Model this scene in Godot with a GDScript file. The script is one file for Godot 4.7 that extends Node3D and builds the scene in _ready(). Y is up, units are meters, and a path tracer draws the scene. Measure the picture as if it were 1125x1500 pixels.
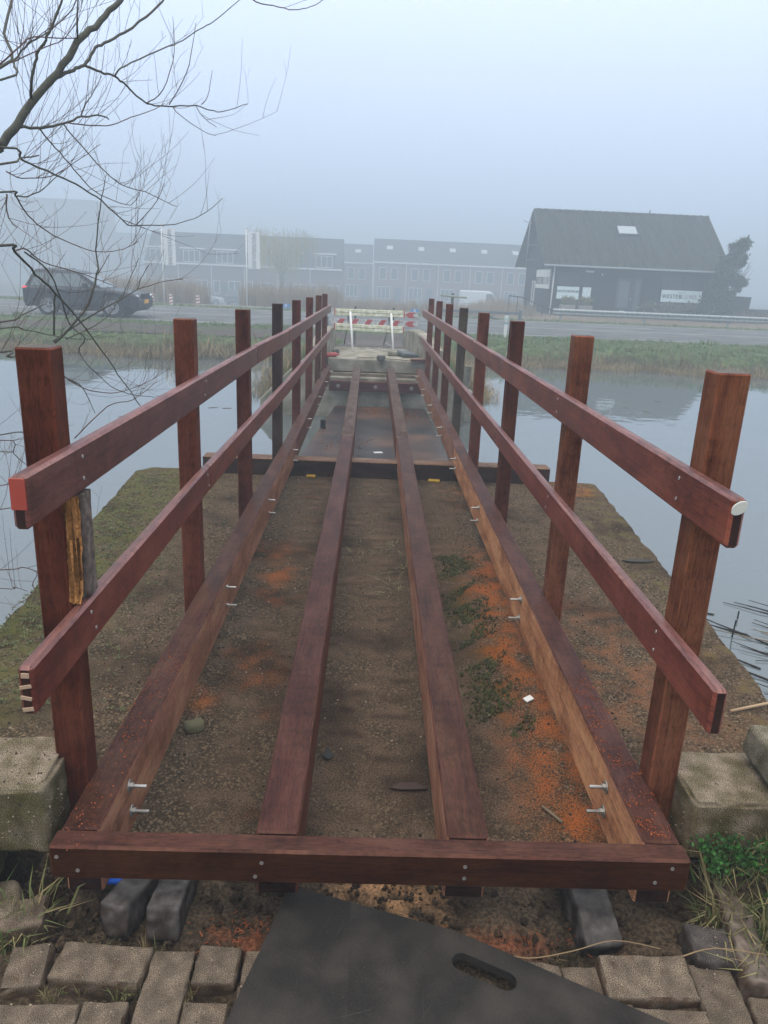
extends Node3D

const WATER := -0.65
var rng := RandomNumberGenerator.new()
var M := {}
var tree_root: Node3D
var twig_st: SurfaceTool
var bridge: Node3D
var brick_tops := []


func rnd(a: float, b: float) -> float:
	return rng.randf_range(a, b)


func lin(r: float, g: float, b: float) -> Color:
	return Color(r, g, b).linear_to_srgb()


# ---------- names, labels, parts ----------
func tag(o: Node3D, label: String, category := "", group := "", kind := "") -> Node3D:
	o.set_meta("label", label)
	if category != "":
		o.set_meta("category", category)
	if group != "":
		o.set_meta("group", group)
	if kind != "":
		o.set_meta("kind", kind)
	return o


func thing(called: String, label: String, category: String, at := Vector3.ZERO, yaw := 0.0, group := "") -> Node3D:
	var o := Node3D.new()
	o.name = called
	add_child(o, true)
	o.position = at
	o.rotation.y = yaw
	tag(o, label, category, group)
	return o


func part(parent: Node, called: String, mesh: Mesh, m: Material, at := Transform3D()) -> MeshInstance3D:
	var o := MeshInstance3D.new()
	o.name = called
	o.mesh = mesh
	o.material_override = null
	for i in mesh.get_surface_count():
		o.set_surface_override_material(i, m)
	parent.add_child(o, true)
	o.transform = at
	return o


func one(called: String, mesh: Mesh, m: Material, label: String, category: String, at := Transform3D(), group := "") -> MeshInstance3D:
	var o := part(self, called, mesh, m, at)
	tag(o, label, category, group)
	return o


func struct(called: String, mesh: Mesh, m: Material, label: String) -> MeshInstance3D:
	var o := part(self, called, mesh, m)
	tag(o, label, "", "", "structure")
	return o


func scatter(parent: Node, called: String, mesh: Mesh, m: Material, where: Array, tints: Array, label := "", category := "") -> MultiMeshInstance3D:
	var mm := MultiMesh.new()
	mm.transform_format = MultiMesh.TRANSFORM_3D
	mm.use_colors = true
	mm.mesh = mesh
	mm.instance_count = where.size()
	for i in where.size():
		mm.set_instance_transform(i, where[i])
		mm.set_instance_color(i, tints[i % tints.size()])
	var o := MultiMeshInstance3D.new()
	o.name = called
	o.multimesh = mm
	o.material_override = m
	parent.add_child(o, true)
	o.set_meta("kind", "stuff")
	if label != "":
		tag(o, label, category, "", "stuff")
	return o


# ---------- mesh helpers (corners given counter-clockwise seen from outside) ----------
func new_st(smooth := false) -> SurfaceTool:
	var st := SurfaceTool.new()
	st.begin(Mesh.PRIMITIVE_TRIANGLES)
	st.set_smooth_group(0 if smooth else -1)
	st.set_color(Color.WHITE)
	return st


func fin(st: SurfaceTool) -> ArrayMesh:
	st.generate_normals()
	return st.commit()


func tri(st: SurfaceTool, a: Vector3, b: Vector3, c: Vector3) -> void:
	st.add_vertex(a)
	st.add_vertex(c)
	st.add_vertex(b)


func quad(st: SurfaceTool, a: Vector3, b: Vector3, c: Vector3, d: Vector3) -> void:
	tri(st, a, b, c)
	tri(st, a, c, d)


func uv_vert(st: SurfaceTool, p: Vector3, xf: Transform3D, n: int, la: int, off: Vector2) -> void:
	var u := 0.0
	var v := 0.0
	if n == la:
		u = p[(la + 1) % 3] * 1.3 + off.x
		v = p[(la + 2) % 3] * 1.3 + off.y
	else:
		u = p[la] * 0.42 + off.x + n * 0.31
		v = p[3 - la - n] * 1.5 + off.y + n * 0.37
	st.set_uv(Vector2(u, v))
	st.set_uv2(Vector2(p[la] * 0.37 + off.y * 7.0 + n * 0.23, p[(la + 1) % 3] * 1.1 + p[(la + 2) % 3] * 1.3 + off.x * 5.0))
	st.add_vertex(xf * p)


func poly_out(st: SurfaceTool, pts: Array, xf: Transform3D, n: int, la: int, off: Vector2) -> void:
	var nn: Vector3 = (pts[1] - pts[0]).cross(pts[2] - pts[0])
	var mid := Vector3.ZERO
	for p in pts:
		mid += p
	if nn.dot(mid) < 0.0:
		pts.reverse()
	for i in range(1, pts.size() - 1):
		uv_vert(st, pts[0], xf, n, la, off)
		uv_vert(st, pts[i + 1], xf, n, la, off)
		uv_vert(st, pts[i], xf, n, la, off)


# chamfered box of half sizes h, centred on xf; cols: [top, side, end] by the long axis la
func cbox(st: SurfaceTool, h: Vector3, b: float, xf: Transform3D, la := 0, cols := []) -> void:
	var off := Vector2(rng.randf(), rng.randf())
	b = minf(b, minf(h.x, minf(h.y, h.z)) * 0.45)
	var V := func(n: int, s: Vector3) -> Vector3:
		var p := Vector3(s.x * (h.x - b), s.y * (h.y - b), s.z * (h.z - b))
		p[n] = s[n] * h[n]
		return p
	var col := func(n: int, s: float) -> void:
		if cols.size() == 3:
			st.set_color(cols[2] if n == la else (cols[0] if n == 1 and s > 0 else cols[1]))
	for n in 3:
		var a := (n + 1) % 3
		var c := (n + 2) % 3
		for sn in [-1.0, 1.0]:
			col.call(n, sn)
			var q := []
			for k in [[-1, -1], [1, -1], [1, 1], [-1, 1]]:
				var s := Vector3.ZERO
				s[n] = sn
				s[a] = k[0]
				s[c] = k[1]
				q.append(V.call(n, s))
			poly_out(st, q, xf, n, la, off)
	for n in 3: # chamfers along axis n
		var a := (n + 1) % 3
		var c := (n + 2) % 3
		for sa in [-1.0, 1.0]:
			for sc in [-1.0, 1.0]:
				var s0 := Vector3.ZERO
				s0[a] = sa
				s0[c] = sc
				var s1 := s0
				s0[n] = -1.0
				s1[n] = 1.0
				var f := a if a != la else c
				col.call(1 if (a == 1 and sa > 0) or (c == 1 and sc > 0) else f, 1.0 if (a == 1 and sa > 0) or (c == 1 and sc > 0) else -1.0)
				if cols.size() == 3: # rubbed edges are paler
					st.set_color((cols[0] if (a == 1 and sa > 0) or (c == 1 and sc > 0) else cols[1]) * 1.35)
				poly_out(st, [V.call(a, s0), V.call(a, s1), V.call(c, s1), V.call(c, s0)], xf, f, la, off)
	for sx in [-1.0, 1.0]:
		for sy in [-1.0, 1.0]:
			for sz in [-1.0, 1.0]:
				var s := Vector3(sx, sy, sz)
				poly_out(st, [V.call(0, s), V.call(1, s), V.call(2, s)], xf, (la + 1) % 3, la, off)


func box_mesh(size: Vector3, b := 0.004, la := 0, cols := []) -> ArrayMesh:
	var st := new_st()
	cbox(st, size / 2, b, Transform3D(), la, cols)
	return fin(st)


func at(x: float, y: float, z: float, yaw := 0.0, pitch := 0.0, roll := 0.0) -> Transform3D:
	return Transform3D(Basis.from_euler(Vector3(pitch, yaw, roll)), Vector3(x, y, z))


# outline in local xy, thickness 2*hw along local z, edges chamfered by c
func prism(st: SurfaceTool, poly: PackedVector2Array, hw: float, c: float, xf := Transform3D()) -> void:
	if Geometry2D.is_polygon_clockwise(poly):
		poly.reverse()
	var n := poly.size()
	var inner := PackedVector2Array()
	for i in n:
		var d0 := (poly[i] - poly[(i + n - 1) % n]).normalized()
		var d1 := (poly[(i + 1) % n] - poly[i]).normalized()
		var m := (Vector2(-d0.y, d0.x) + Vector2(-d1.y, d1.x))
		inner.append(poly[i] + (m / maxf(0.3, m.length_squared() / 2.0)) * c)
	var rings := [[inner, -hw], [poly, -hw + c], [poly, hw - c], [inner, hw]] if c > 0.0 else [[poly, -hw], [poly, hw]]
	for k in rings.size() - 1:
		for i in n:
			var j := (i + 1) % n
			var a: Vector2 = rings[k][0][i]
			var b: Vector2 = rings[k][0][j]
			var e: Vector2 = rings[k + 1][0][j]
			var f: Vector2 = rings[k + 1][0][i]
			quad(st, xf * Vector3(a.x, a.y, rings[k][1]), xf * Vector3(b.x, b.y, rings[k][1]), xf * Vector3(e.x, e.y, rings[k + 1][1]), xf * Vector3(f.x, f.y, rings[k + 1][1]))
	var cap: PackedVector2Array = inner if c > 0.0 else poly
	var idx := Geometry2D.triangulate_polygon(poly)
	for i in range(0, idx.size(), 3):
		var a := cap[idx[i]]
		var b := cap[idx[i + 1]]
		var d := cap[idx[i + 2]]
		if (b - a).cross(d - a) < 0.0:
			var t := b
			b = d
			d = t
		tri(st, xf * Vector3(a.x, a.y, hw), xf * Vector3(b.x, b.y, hw), xf * Vector3(d.x, d.y, hw))
		tri(st, xf * Vector3(a.x, a.y, -hw), xf * Vector3(d.x, d.y, -hw), xf * Vector3(b.x, b.y, -hw))


func prism_mesh(pts: Array, hw: float, c: float) -> ArrayMesh:
	var st := new_st()
	prism(st, PackedVector2Array(pts), hw, c)
	return fin(st)


func tube(st: SurfaceTool, pts: Array, r0: float, r1: float, sides := 6, cap := true) -> void:
	var rings := []
	var up := Vector3(0.31, 0.2, 0.93)
	r0 = maxf(r0, 0.0001)
	for i in pts.size():
		var d: Vector3 = (pts[mini(i + 1, pts.size() - 1)] - pts[maxi(i - 1, 0)]).normalized()
		var x := d.cross(up).normalized()
		if x.length() < 0.1:
			x = d.cross(Vector3.UP).normalized()
		var y := d.cross(x)
		up = -y if absf(d.dot(y)) < 0.1 else up
		y = d.cross(x)
		var r := lerpf(r0, r1, float(i) / (pts.size() - 1))
		var ring := []
		for k in sides:
			var t := TAU * k / sides
			ring.append(pts[i] + (x * cos(t) + y * sin(t)) * r)
		up = x.cross(d).normalized()
		rings.append(ring)
	for i in rings.size() - 1:
		for k in sides:
			var j := (k + 1) % sides
			quad(st, rings[i][k], rings[i][j], rings[i + 1][j], rings[i + 1][k])
	if cap:
		for k in range(1, sides - 1):
			tri(st, rings[0][0], rings[0][k + 1], rings[0][k])
			tri(st, rings[-1][0], rings[-1][k], rings[-1][k + 1])


func rod(a: Vector3, b: Vector3, r: float, sides := 8) -> ArrayMesh:
	var st := new_st(sides > 6)
	tube(st, [a, b], r, r, sides)
	return fin(st)


func smooth_path(pts: Array, per := 4) -> Array:
	var out := []
	for i in pts.size() - 1:
		var p0: Vector3 = pts[maxi(i - 1, 0)]
		var p1: Vector3 = pts[i]
		var p2: Vector3 = pts[i + 1]
		var p3: Vector3 = pts[mini(i + 2, pts.size() - 1)]
		for k in per:
			out.append(p1.cubic_interpolate(p2, p0, p3, float(k) / per))
	out.append(pts[-1])
	return out


# lathe about local y; profile: Vector2(radius, y)
func lathe(st: SurfaceTool, prof: Array, sides: int, xf := Transform3D()) -> void:
	for i in prof.size() - 1:
		for k in sides:
			var a := TAU * k / sides
			var b := TAU * (k + 1) / sides
			var p: Vector2 = prof[i]
			var q: Vector2 = prof[i + 1]
			quad(st, xf * Vector3(p.x * cos(a), p.y, p.x * sin(a)), xf * Vector3(q.x * cos(a), q.y, q.x * sin(a)), xf * Vector3(q.x * cos(b), q.y, q.x * sin(b)), xf * Vector3(p.x * cos(b), p.y, p.x * sin(b)))


# rounded, worn block: a subdivided box with rounded corners, pushed about by noise
func rough_box(size: Vector3, seg: Vector3i, rad: float, amp: float, freq: float, sd: int, chip := 0.0, side_tint := Color.WHITE) -> ArrayMesh:
	var nz := FastNoiseLite.new()
	nz.seed = sd
	nz.frequency = freq
	nz.fractal_octaves = 4
	var st := new_st(true)
	var h := size / 2
	# grid lines crowd towards the edges so that these stay crisp
	var spread := func(i: int, n: int, hh: float) -> float:
		if n < 9 or rad > hh * 0.3:
			return lerpf(-hh, hh, float(i) / n)
		var e := [0.0, 0.45, 1.0, 1.35]
		if i <= 3:
			return -hh + rad * e[i]
		if i >= n - 3:
			return hh - rad * e[n - i]
		return lerpf(-hh + rad * 1.35, hh - rad * 1.35, float(i - 3) / (n - 6))
	var shape := func(p: Vector3) -> Vector3:
		var core := Vector3(clampf(p.x, -h.x + rad, h.x - rad), clampf(p.y, -h.y + rad, h.y - rad), clampf(p.z, -h.z + rad, h.z - rad))
		var d := p - core
		var q := p
		if d.length() > 0.0001:
			q = core + d.normalized() * minf(d.length(), rad)
		var nrm := (q / h)
		nrm = Vector3(pow(absf(nrm.x), 5) * signf(nrm.x), pow(absf(nrm.y), 5) * signf(nrm.y), pow(absf(nrm.z), 5) * signf(nrm.z)).normalized()
		var v := nz.get_noise_3dv(q)
		var edge := d.length() / rad if rad > 0 else 0.0
		return q + nrm * (v * amp - (chip * maxf(0.0, nz.get_noise_3dv(q * 0.6 + Vector3(5, 5, 5)) + 0.1) if edge > 1.05 else 0.0))
	for n in 3:
		var a := (n + 1) % 3
		var c := (n + 2) % 3
		for s in [-1.0, 1.0]:
			for i in seg[a]:
				for j in seg[c]:
					var q := []
					for k in [[0, 0], [1, 0], [1, 1], [0, 1]]:
						var p := Vector3.ZERO
						p[n] = s * h[n]
						p[a] = spread.call(i + k[0], seg[a], h[a])
						p[c] = spread.call(j + k[1], seg[c], h[c])
						q.append(shape.call(p))
					if side_tint != Color.WHITE:
						var order := [0, 2, 1, 0, 3, 2] if s > 0 else [3, 1, 2, 3, 0, 1]
						for e in order:
							var qv: Vector3 = q[e]
							var ns := nz.get_noise_3dv(qv * 0.8 + Vector3(9, 3, 1))
							var up := smoothstep(h.y - rad * 1.6, h.y - rad * 0.2, qv.y)
							st.set_color(Color.WHITE.lerp(side_tint, clampf(lerpf(0.8 + ns * 1.4, ns * 1.6 - 0.3, up), 0.0, 1.0)))
							st.add_vertex(qv)
						continue
					if s > 0:
						quad(st, q[0], q[1], q[2], q[3])
					else:
						quad(st, q[3], q[2], q[1], q[0])
	return fin(st)


# a tuft of blades rooted at the origin
func tuft(n: int, h: float, spread: float, w: float, droop: float, sd: int) -> ArrayMesh:
	var r := RandomNumberGenerator.new()
	r.seed = sd
	var st := new_st()
	for i in n:
		var t := r.randf() * TAU
		var d := Vector3(cos(t), 0, sin(t))
		var side := Vector3(-d.z, 0, d.x).rotated(Vector3.UP, r.randf_range(-0.9, 0.9)) * w * r.randf_range(0.6, 1.3)
		var root := d * r.randf() * spread * 0.5
		var hh := h * r.randf_range(0.55, 1.1)
		var out := r.randf_range(0.1, 1.0) * spread
		var p0 := root
		var p1 := root + d * out * 0.35 + Vector3(0, hh * 0.6, 0)
		var p2 := root + d * out + Vector3(0, hh * (1.0 - droop * r.randf()), 0)
		quad(st, p0 - side, p0 + side, p1 + side * 0.7, p1 - side * 0.7)
		tri(st, p1 - side * 0.7, p1 + side * 0.7, p2)
	return fin(st)


func leaf_card(l: float, w: float) -> ArrayMesh:
	var st := new_st()
	quad(st, Vector3(0, 0, 0), Vector3(w, l * 0.5, 0.02 * l), Vector3(0, l, 0), Vector3(-w, l * 0.5, 0.02 * l))
	return fin(st)


func rand_basis(s: float) -> Basis:
	return Basis.from_euler(Vector3(rnd(0, TAU), rnd(0, TAU), rnd(0, TAU))).scaled(Vector3(s, s, s))


# ---------- materials ----------
func noise_tex(freq: float, lo: float, hi: float, sd: int, oct := 4, type := FastNoiseLite.TYPE_SIMPLEX_SMOOTH, size := 512, tintlo := Color.WHITE, tinthi := Color.WHITE) -> NoiseTexture2D:
	var n := FastNoiseLite.new()
	n.seed = sd
	n.frequency = freq
	n.noise_type = type
	n.fractal_octaves = oct
	if type == FastNoiseLite.TYPE_CELLULAR:
		n.fractal_type = FastNoiseLite.FRACTAL_NONE
		n.cellular_return_type = FastNoiseLite.RETURN_CELL_VALUE
	var t := NoiseTexture2D.new()
	t.width = size
	t.height = size
	t.seamless = true
	t.noise = n
	var g := Gradient.new()
	g.offsets = PackedFloat32Array([0.12, 0.88])
	g.colors = PackedColorArray([Color(lo * tintlo.r, lo * tintlo.g, lo * tintlo.b), Color(hi * tinthi.r, hi * tinthi.g, hi * tinthi.b)])
	t.color_ramp = g
	return t


func std(c: Color, rough: float, tex: Texture2D = null, scale := 1.0, bump: Texture2D = null, bump_cm := 0.0) -> StandardMaterial3D:
	var m := StandardMaterial3D.new()
	m.albedo_color = c
	m.roughness = rough
	m.vertex_color_use_as_albedo = true
	m.metallic_specular = 0.22 if rough >= 0.8 else 0.42
	if tex or bump:
		m.uv1_triplanar = true
		m.uv1_scale = Vector3(scale, scale, scale)
	if tex:
		m.albedo_texture = tex
	if bump:
		m.heightmap_enabled = true
		m.heightmap_texture = bump
		m.heightmap_scale = bump_cm
	return m


func wood_images() -> Array:
	var w := 1024
	var h := 512
	var im := Image.create(w, h, false, Image.FORMAT_RGB8)
	var hm := Image.create(w, h, false, Image.FORMAT_L8)
	var a := FastNoiseLite.new()
	a.seed = 3
	a.frequency = 1.0
	a.fractal_octaves = 3
	var b := FastNoiseLite.new()
	b.seed = 9
	b.frequency = 1.0
	b.fractal_octaves = 4
	for y in h:
		for x in w:
			# blend the ends so that the grain repeats without a seam
			var k := smoothstep(0.85, 1.0, float(x) / w)
			var wob := b.get_noise_2d(x * 0.004, y * 0.004) * 14.0
			var g := lerpf(a.get_noise_2d(x * 0.006, (y + wob) * 0.09), a.get_noise_2d((x - w) * 0.006, (y + wob) * 0.09), k)
			var f := a.get_noise_2d(x * 0.035, y * 0.62 + 300.0)
			var s := lerpf(b.get_noise_2d(x * 0.007 + 50.0, y * 0.012), b.get_noise_2d((x - w) * 0.007 + 50.0, y * 0.012), k)
			var pore := 1.0 if a.get_noise_2d(x * 0.03 + 900.0, y * 1.1) > 0.42 else 0.0
			var line := 1.0 if a.get_noise_2d(x * 0.004 + 700.0, (y + wob * 0.6) * 0.34) > 0.33 else 0.0
			var v := 0.80 + 0.22 * g + 0.26 * f + 0.34 * s - 0.24 * pore - 0.20 * line
			v = clampf(v, 0.16, 1.0)
			var pale := clampf(s * 1.6 - 0.25, 0.0, 0.5)
			im.set_pixel(x, y, Color(v, clampf(v * (0.93 + 0.10 * s + 0.12 * pale), 0, 1), clampf(v * (0.90 + 0.16 * pale - 0.1 * g), 0, 1)).linear_to_srgb())
			hm.set_pixel(x, y, Color(0.5 + 0.3 * f + 0.25 * g - 0.3 * pore, 0, 0))
	# blotches, runs of dirty water across the boards, pale scuffs
	var s2 := 512
	var sm := Image.create(s2, s2, false, Image.FORMAT_RGB8)
	for y in s2:
		for x in s2:
			var kx := smoothstep(0.8, 1.0, float(x) / s2)
			var ky := smoothstep(0.8, 1.0, float(y) / s2)
			var bl := lerpf(b.get_noise_2d(x * 0.012, y * 0.011 + 70.0), b.get_noise_2d((x - s2) * 0.012, y * 0.011 + 70.0), kx)
			bl = lerpf(bl, b.get_noise_2d(x * 0.012, (y - s2) * 0.011 + 70.0), ky)
			var run := lerpf(a.get_noise_2d(x * 0.11 + 40.0, y * 0.013), a.get_noise_2d((x - s2) * 0.11 + 40.0, y * 0.013), kx)
			var fn := b.get_noise_2d(x * 0.16 + 200.0, y * 0.16)
			var v := 0.86 + 0.42 * bl + 0.30 * clampf(run, -1.0, 0.2) + 0.26 * fn
			if b.get_noise_2d(x * 0.21 + 400.0, y * 0.21) > 0.46:
				v += 0.3
			elif b.get_noise_2d(x * 0.15 + 600.0, y * 0.19) > 0.5:
				v -= 0.35
			if x % 128 < 64 and absf(a.get_noise_2d(x * 0.9, 5.0)) > 0.42 and bl > 0.0:
				v += 0.09
			v = clampf(v, 0.28, 1.0)
			sm.set_pixel(x, y, Color(v, clampf(v * (0.94 + 0.1 * bl + 0.06 * v), 0, 1), clampf(v * (0.9 + 0.15 * bl + 0.06 * v), 0, 1)).linear_to_srgb())
	return [ImageTexture.create_from_image(im), ImageTexture.create_from_image(hm), ImageTexture.create_from_image(sm)]


func wood_mat(rough: float, tex: Array, bump := 0.05) -> StandardMaterial3D:
	var m := StandardMaterial3D.new()
	m.albedo_texture = tex[0]
	m.vertex_color_use_as_albedo = true
	m.roughness = rough
	m.metallic_specular = 0.2
	m.heightmap_enabled = true
	m.heightmap_texture = tex[1]
	m.heightmap_scale = bump
	m.detail_enabled = true
	m.detail_blend_mode = BaseMaterial3D.BLEND_MODE_MUL
	m.detail_uv_layer = BaseMaterial3D.DETAIL_UV_2
	m.detail_albedo = tex[2]
	return m


# scuffed black plastic: dust specks, scratches and dried mud
func plate_image() -> ImageTexture:
	var w := 768
	var im := Image.create(w, w, false, Image.FORMAT_RGB8)
	var n := FastNoiseLite.new()
	n.seed = 66
	n.frequency = 0.006
	n.fractal_octaves = 7
	for y in w:
		for x in w:
			var v := n.get_noise_2d(x, y)
			var g := 0.46 + 0.16 * n.get_noise_2d(x * 30.0, y * 30.0) + 0.22 * clampf(v * 2.0, -0.6, 1.0)
			im.set_pixel(x, y, Color(g, g * (0.97 - 0.05 * v), g * (0.94 - 0.1 * v)).linear_to_srgb())
	for k in 1500:
		var x := rng.randi() % w
		var y := rng.randi() % w
		var v := rnd(0.65, 1.0)
		im.fill_rect(Rect2i(x, y, 1 + rng.randi() % 3, 1 + rng.randi() % 2), Color(v, v * 0.95, v * 0.88))
	for k in 70:
		var p := Vector2(rnd(0, w), rnd(0, w))
		var d := Vector2.from_angle(rnd(0, TAU))
		var v := rnd(0.68, 0.88)
		for i in int(rnd(15, 140)):
			d = d.rotated(rnd(-0.03, 0.03))
			p += d
			im.set_pixel(posmod(int(p.x), w), posmod(int(p.y), w), Color(v, v, v))
	return ImageTexture.create_from_image(im)


func make_materials() -> void:
	var wt := wood_images()
	M.wood = wood_mat(0.5, wt)
	M.wet = wood_mat(0.42, wt, 0.03)
	M.wet.metallic_specular = 0.42
	M.rough_wood = wood_mat(0.85, wt, 0.12)
	var speck := noise_tex(0.09, 0.45, 1.0, 21, 5)
	var fine := noise_tex(0.16, 0.55, 1.0, 22, 3)
	var peb := noise_tex(0.12, 0.35, 1.0, 23, 1, FastNoiseLite.TYPE_CELLULAR)
	var cloud := noise_tex(0.012, 0.5, 1.0, 24, 5)
	M.concrete = std(lin(0.52, 0.415, 0.32), 0.92, noise_tex(0.012, 0.72, 1.0, 31, 9, FastNoiseLite.TYPE_SIMPLEX_SMOOTH, 512, Color(0.93, 0.94, 0.82), Color.WHITE), 2.2, noise_tex(0.2, 0.2, 1.0, 25, 4), 0.10)
	M.concrete.detail_enabled = true
	M.concrete.detail_albedo = noise_tex(0.3, 0.2, 1.25, 26, 2)
	M.concrete.detail_blend_mode = BaseMaterial3D.BLEND_MODE_MUL
	M.old_concrete = std(lin(0.36, 0.33, 0.285), 0.92, noise_tex(0.012, 0.72, 1.0, 32, 9, FastNoiseLite.TYPE_SIMPLEX_SMOOTH, 512, Color(0.95, 0.97, 0.9), Color.WHITE), 0.5, fine, 0.03)
	M.brick = std(Color.WHITE, 0.9, noise_tex(0.014, 0.72, 1.0, 33, 9), 2.6, noise_tex(0.22, 0.3, 1.0, 27, 4), 0.03)
	M.brick.detail_enabled = true
	M.brick.detail_blend_mode = BaseMaterial3D.BLEND_MODE_MUL
	M.brick.detail_albedo = noise_tex(0.34, 0.15, 1.3, 28, 2)
	M.clinker = std(Color.WHITE, 0.8, noise_tex(0.014, 0.6, 1.0, 34, 9), 2.6, speck, 0.01)
	M.soil = std(Color.WHITE, 0.97, noise_tex(0.05, 0.5, 1.0, 35, 6), 3.0, speck, 0.15)
	M.plate = std(lin(0.058, 0.052, 0.047), 0.66, plate_image(), 1.2, fine, 0.012)
	M.plate.metallic_specular = 0.22
	M.zinc = std(lin(0.40, 0.39, 0.37), 0.42)
	M.zinc.metallic = 0.85
	M.galv = std(lin(0.42, 0.45, 0.46), 0.5, noise_tex(0.03, 0.7, 1.0, 37, 3), 0.5)
	M.galv.metallic = 0.5
	M.white = std(lin(0.72, 0.72, 0.70), 0.55)
	M.red = std(lin(0.40, 0.06, 0.06), 0.5)
	M.yellow_white = std(lin(0.80, 0.80, 0.71), 0.6, noise_tex(0.02, 0.8, 1.0, 38, 5, FastNoiseLite.TYPE_SIMPLEX_SMOOTH, 256, Color(0.97, 0.97, 0.82), Color.WHITE), 2.4)
	M.asphalt = std(lin(0.14, 0.143, 0.145), 0.8, noise_tex(0.01, 0.75, 1.0, 39, 5), 0.15, speck, 0.1)
	M.paint = std(lin(0.62, 0.62, 0.60), 0.7, noise_tex(0.05, 0.7, 1.0, 40, 4), 0.5)
	M.terrain = std(Color.WHITE, 0.95, noise_tex(0.02, 0.55, 1.0, 41, 6), 0.35, speck, 1.0)
	M.leaf = std(Color.WHITE, 0.7)
	M.leaf.backlight_enabled = true
	M.leaf.backlight = Color(0.25, 0.25, 0.2)
	M.dry = std(Color.WHITE, 0.85)
	M.bark = std(lin(0.19, 0.19, 0.155), 0.9, noise_tex(0.05, 0.5, 1.0, 42, 4), 8.0, speck, 0.1)
	M.twig = std(lin(0.12, 0.08, 0.07), 0.8)
	M.rust = std(Color.WHITE, 0.75, noise_tex(0.007, 0.4, 1.0, 43, 9, FastNoiseLite.TYPE_SIMPLEX_SMOOTH, 512, Color(0.75, 0.8, 0.9), Color(1.0, 0.9, 0.8)), 0.26, fine, 0.02)
	M.black_clad = std(lin(0.014, 0.016, 0.020), 0.7, noise_tex(0.03, 0.7, 1.0, 44, 3), 0.6)
	M.roof = std(lin(0.07, 0.072, 0.07), 0.85, noise_tex(0.03, 0.55, 1.0, 45, 5, FastNoiseLite.TYPE_SIMPLEX_SMOOTH, 512, Color(1.0, 1.0, 0.75), Color.WHITE), 0.4)
	M.roof2 = std(lin(0.04, 0.042, 0.048), 0.85)
	M.facade = std(lin(0.26, 0.15, 0.11), 0.9, noise_tex(0.08, 0.75, 1.0, 46, 3), 0.5)
	M.facade2 = std(lin(0.2, 0.13, 0.105), 0.9, noise_tex(0.08, 0.75, 1.0, 47, 3), 0.5)
	M.white_frame = std(lin(0.65, 0.65, 0.65), 0.6)
	M.pane = std(lin(0.03, 0.035, 0.04), 0.08)
	M.car_glass = std(lin(0.12, 0.15, 0.16), 0.25)
	M.film = std(lin(0.78, 0.92, 0.93), 0.5)
	M.ink = std(lin(0.02, 0.02, 0.022), 0.6)
	M.ink_grey = std(lin(0.22, 0.23, 0.24), 0.6)
	M.tyre = std(lin(0.018, 0.018, 0.018), 0.9)
	M.rim = std(lin(0.35, 0.36, 0.38), 0.35)
	M.rim.metallic = 0.6
	M.number = std(lin(0.75, 0.36, 0.03), 0.5)
	M.lamp = std(lin(0.8, 0.85, 0.9), 0.15)
	M.tail = std(lin(0.6, 0.02, 0.03), 0.3)
	M.tail.emission_enabled = true
	M.tail.emission = Color(1.0, 0.06, 0.08)
	M.tail.emission_energy_multiplier = 1.2
	M.blue = std(lin(0.015, 0.11, 0.55), 0.4)
	M.gravel = std(Color.WHITE, 0.9)
	M.cloth = std(lin(0.78, 0.80, 0.82), 0.8)
	M.cloth.backlight_enabled = true
	M.cloth.backlight = Color(0.4, 0.4, 0.42)
	M.pebble_mesh = rough_box(Vector3(1, 0.7, 0.8), Vector3i(3, 3, 3), 0.34, 0.2, 1.2, 9)
	M.grey_wood = std(lin(0.2, 0.2, 0.19), 0.9, noise_tex(0.03, 0.5, 1.0, 48, 4), 2.0)


# ---------- setting ----------
func ground_height(x: float, z: float) -> float:
	var bed := -1.5
	var y := -0.1
	# near bank
	var edge := -1.75 if x > -2.3 else -2.7
	if z > edge:
		y = -0.1
	else:
		y = lerpf(-0.1, bed, smoothstep(0.0, 1.3, edge - z))
	# far bank
	var shore := -18.7 if x < 0.0 else -19.4
	shore += 0.25 * sin(x * 0.8) + 0.15 * sin(x * 2.3 + 1.0)
	var far := -0.24
	if z < -36.0:
		far = lerpf(-0.24, -0.36, smoothstep(36.0, 40.0, -z))
		var low := lerpf(-0.36, -2.3, smoothstep(38.0, 72.0, -z))
		var lowr := lerpf(-0.36, -2.3, smoothstep(57.0, 82.0, -z))
		far = lerpf(low, lowr, smoothstep(5.5, 8.5, x))
	if z < -14.0:
		y = maxf(y, lerpf(bed, far, smoothstep(-0.9, 1.1, shore - z))) if z > -30.0 else far
	# embankment behind the far abutment
	if z < -13.0 and z > -22.0:
		var top := lerpf(0.17, -0.26, clampf((-z - 13.4) / 6.2, 0.0, 1.0))
		var side := absf(x - 0.1)
		y = maxf(y, lerpf(top, bed, smoothstep(1.0, 2.7, side)))
	return y


func ground_color(x: float, z: float) -> Color:
	var j := 0.85 + 0.3 * rng.randf()
	if z > -3.0:
		return Color(0.10, 0.075, 0.05) * j
	if z > -24.7:
		var y := ground_height(x, z)
		if y < -0.45:
			return Color(0.11, 0.095, 0.06) * j
		return Color(0.12, 0.16, 0.065) * j
	if z > -37.5:
		return Color(0.13, 0.17, 0.07) * j
	if x > 6.0 and z > -60.0:
		return Color(0.26, 0.2, 0.14) * j
	if z < -39.0 and z > -50.0 and x > -9.5 and x < -4.0:
		return Color(0.34, 0.32, 0.27) * j
	if z < -58.0 and z > -92.0:
		return Color(0.2, 0.19, 0.18) * j
	return Color(0.15, 0.15, 0.09) * j


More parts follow.
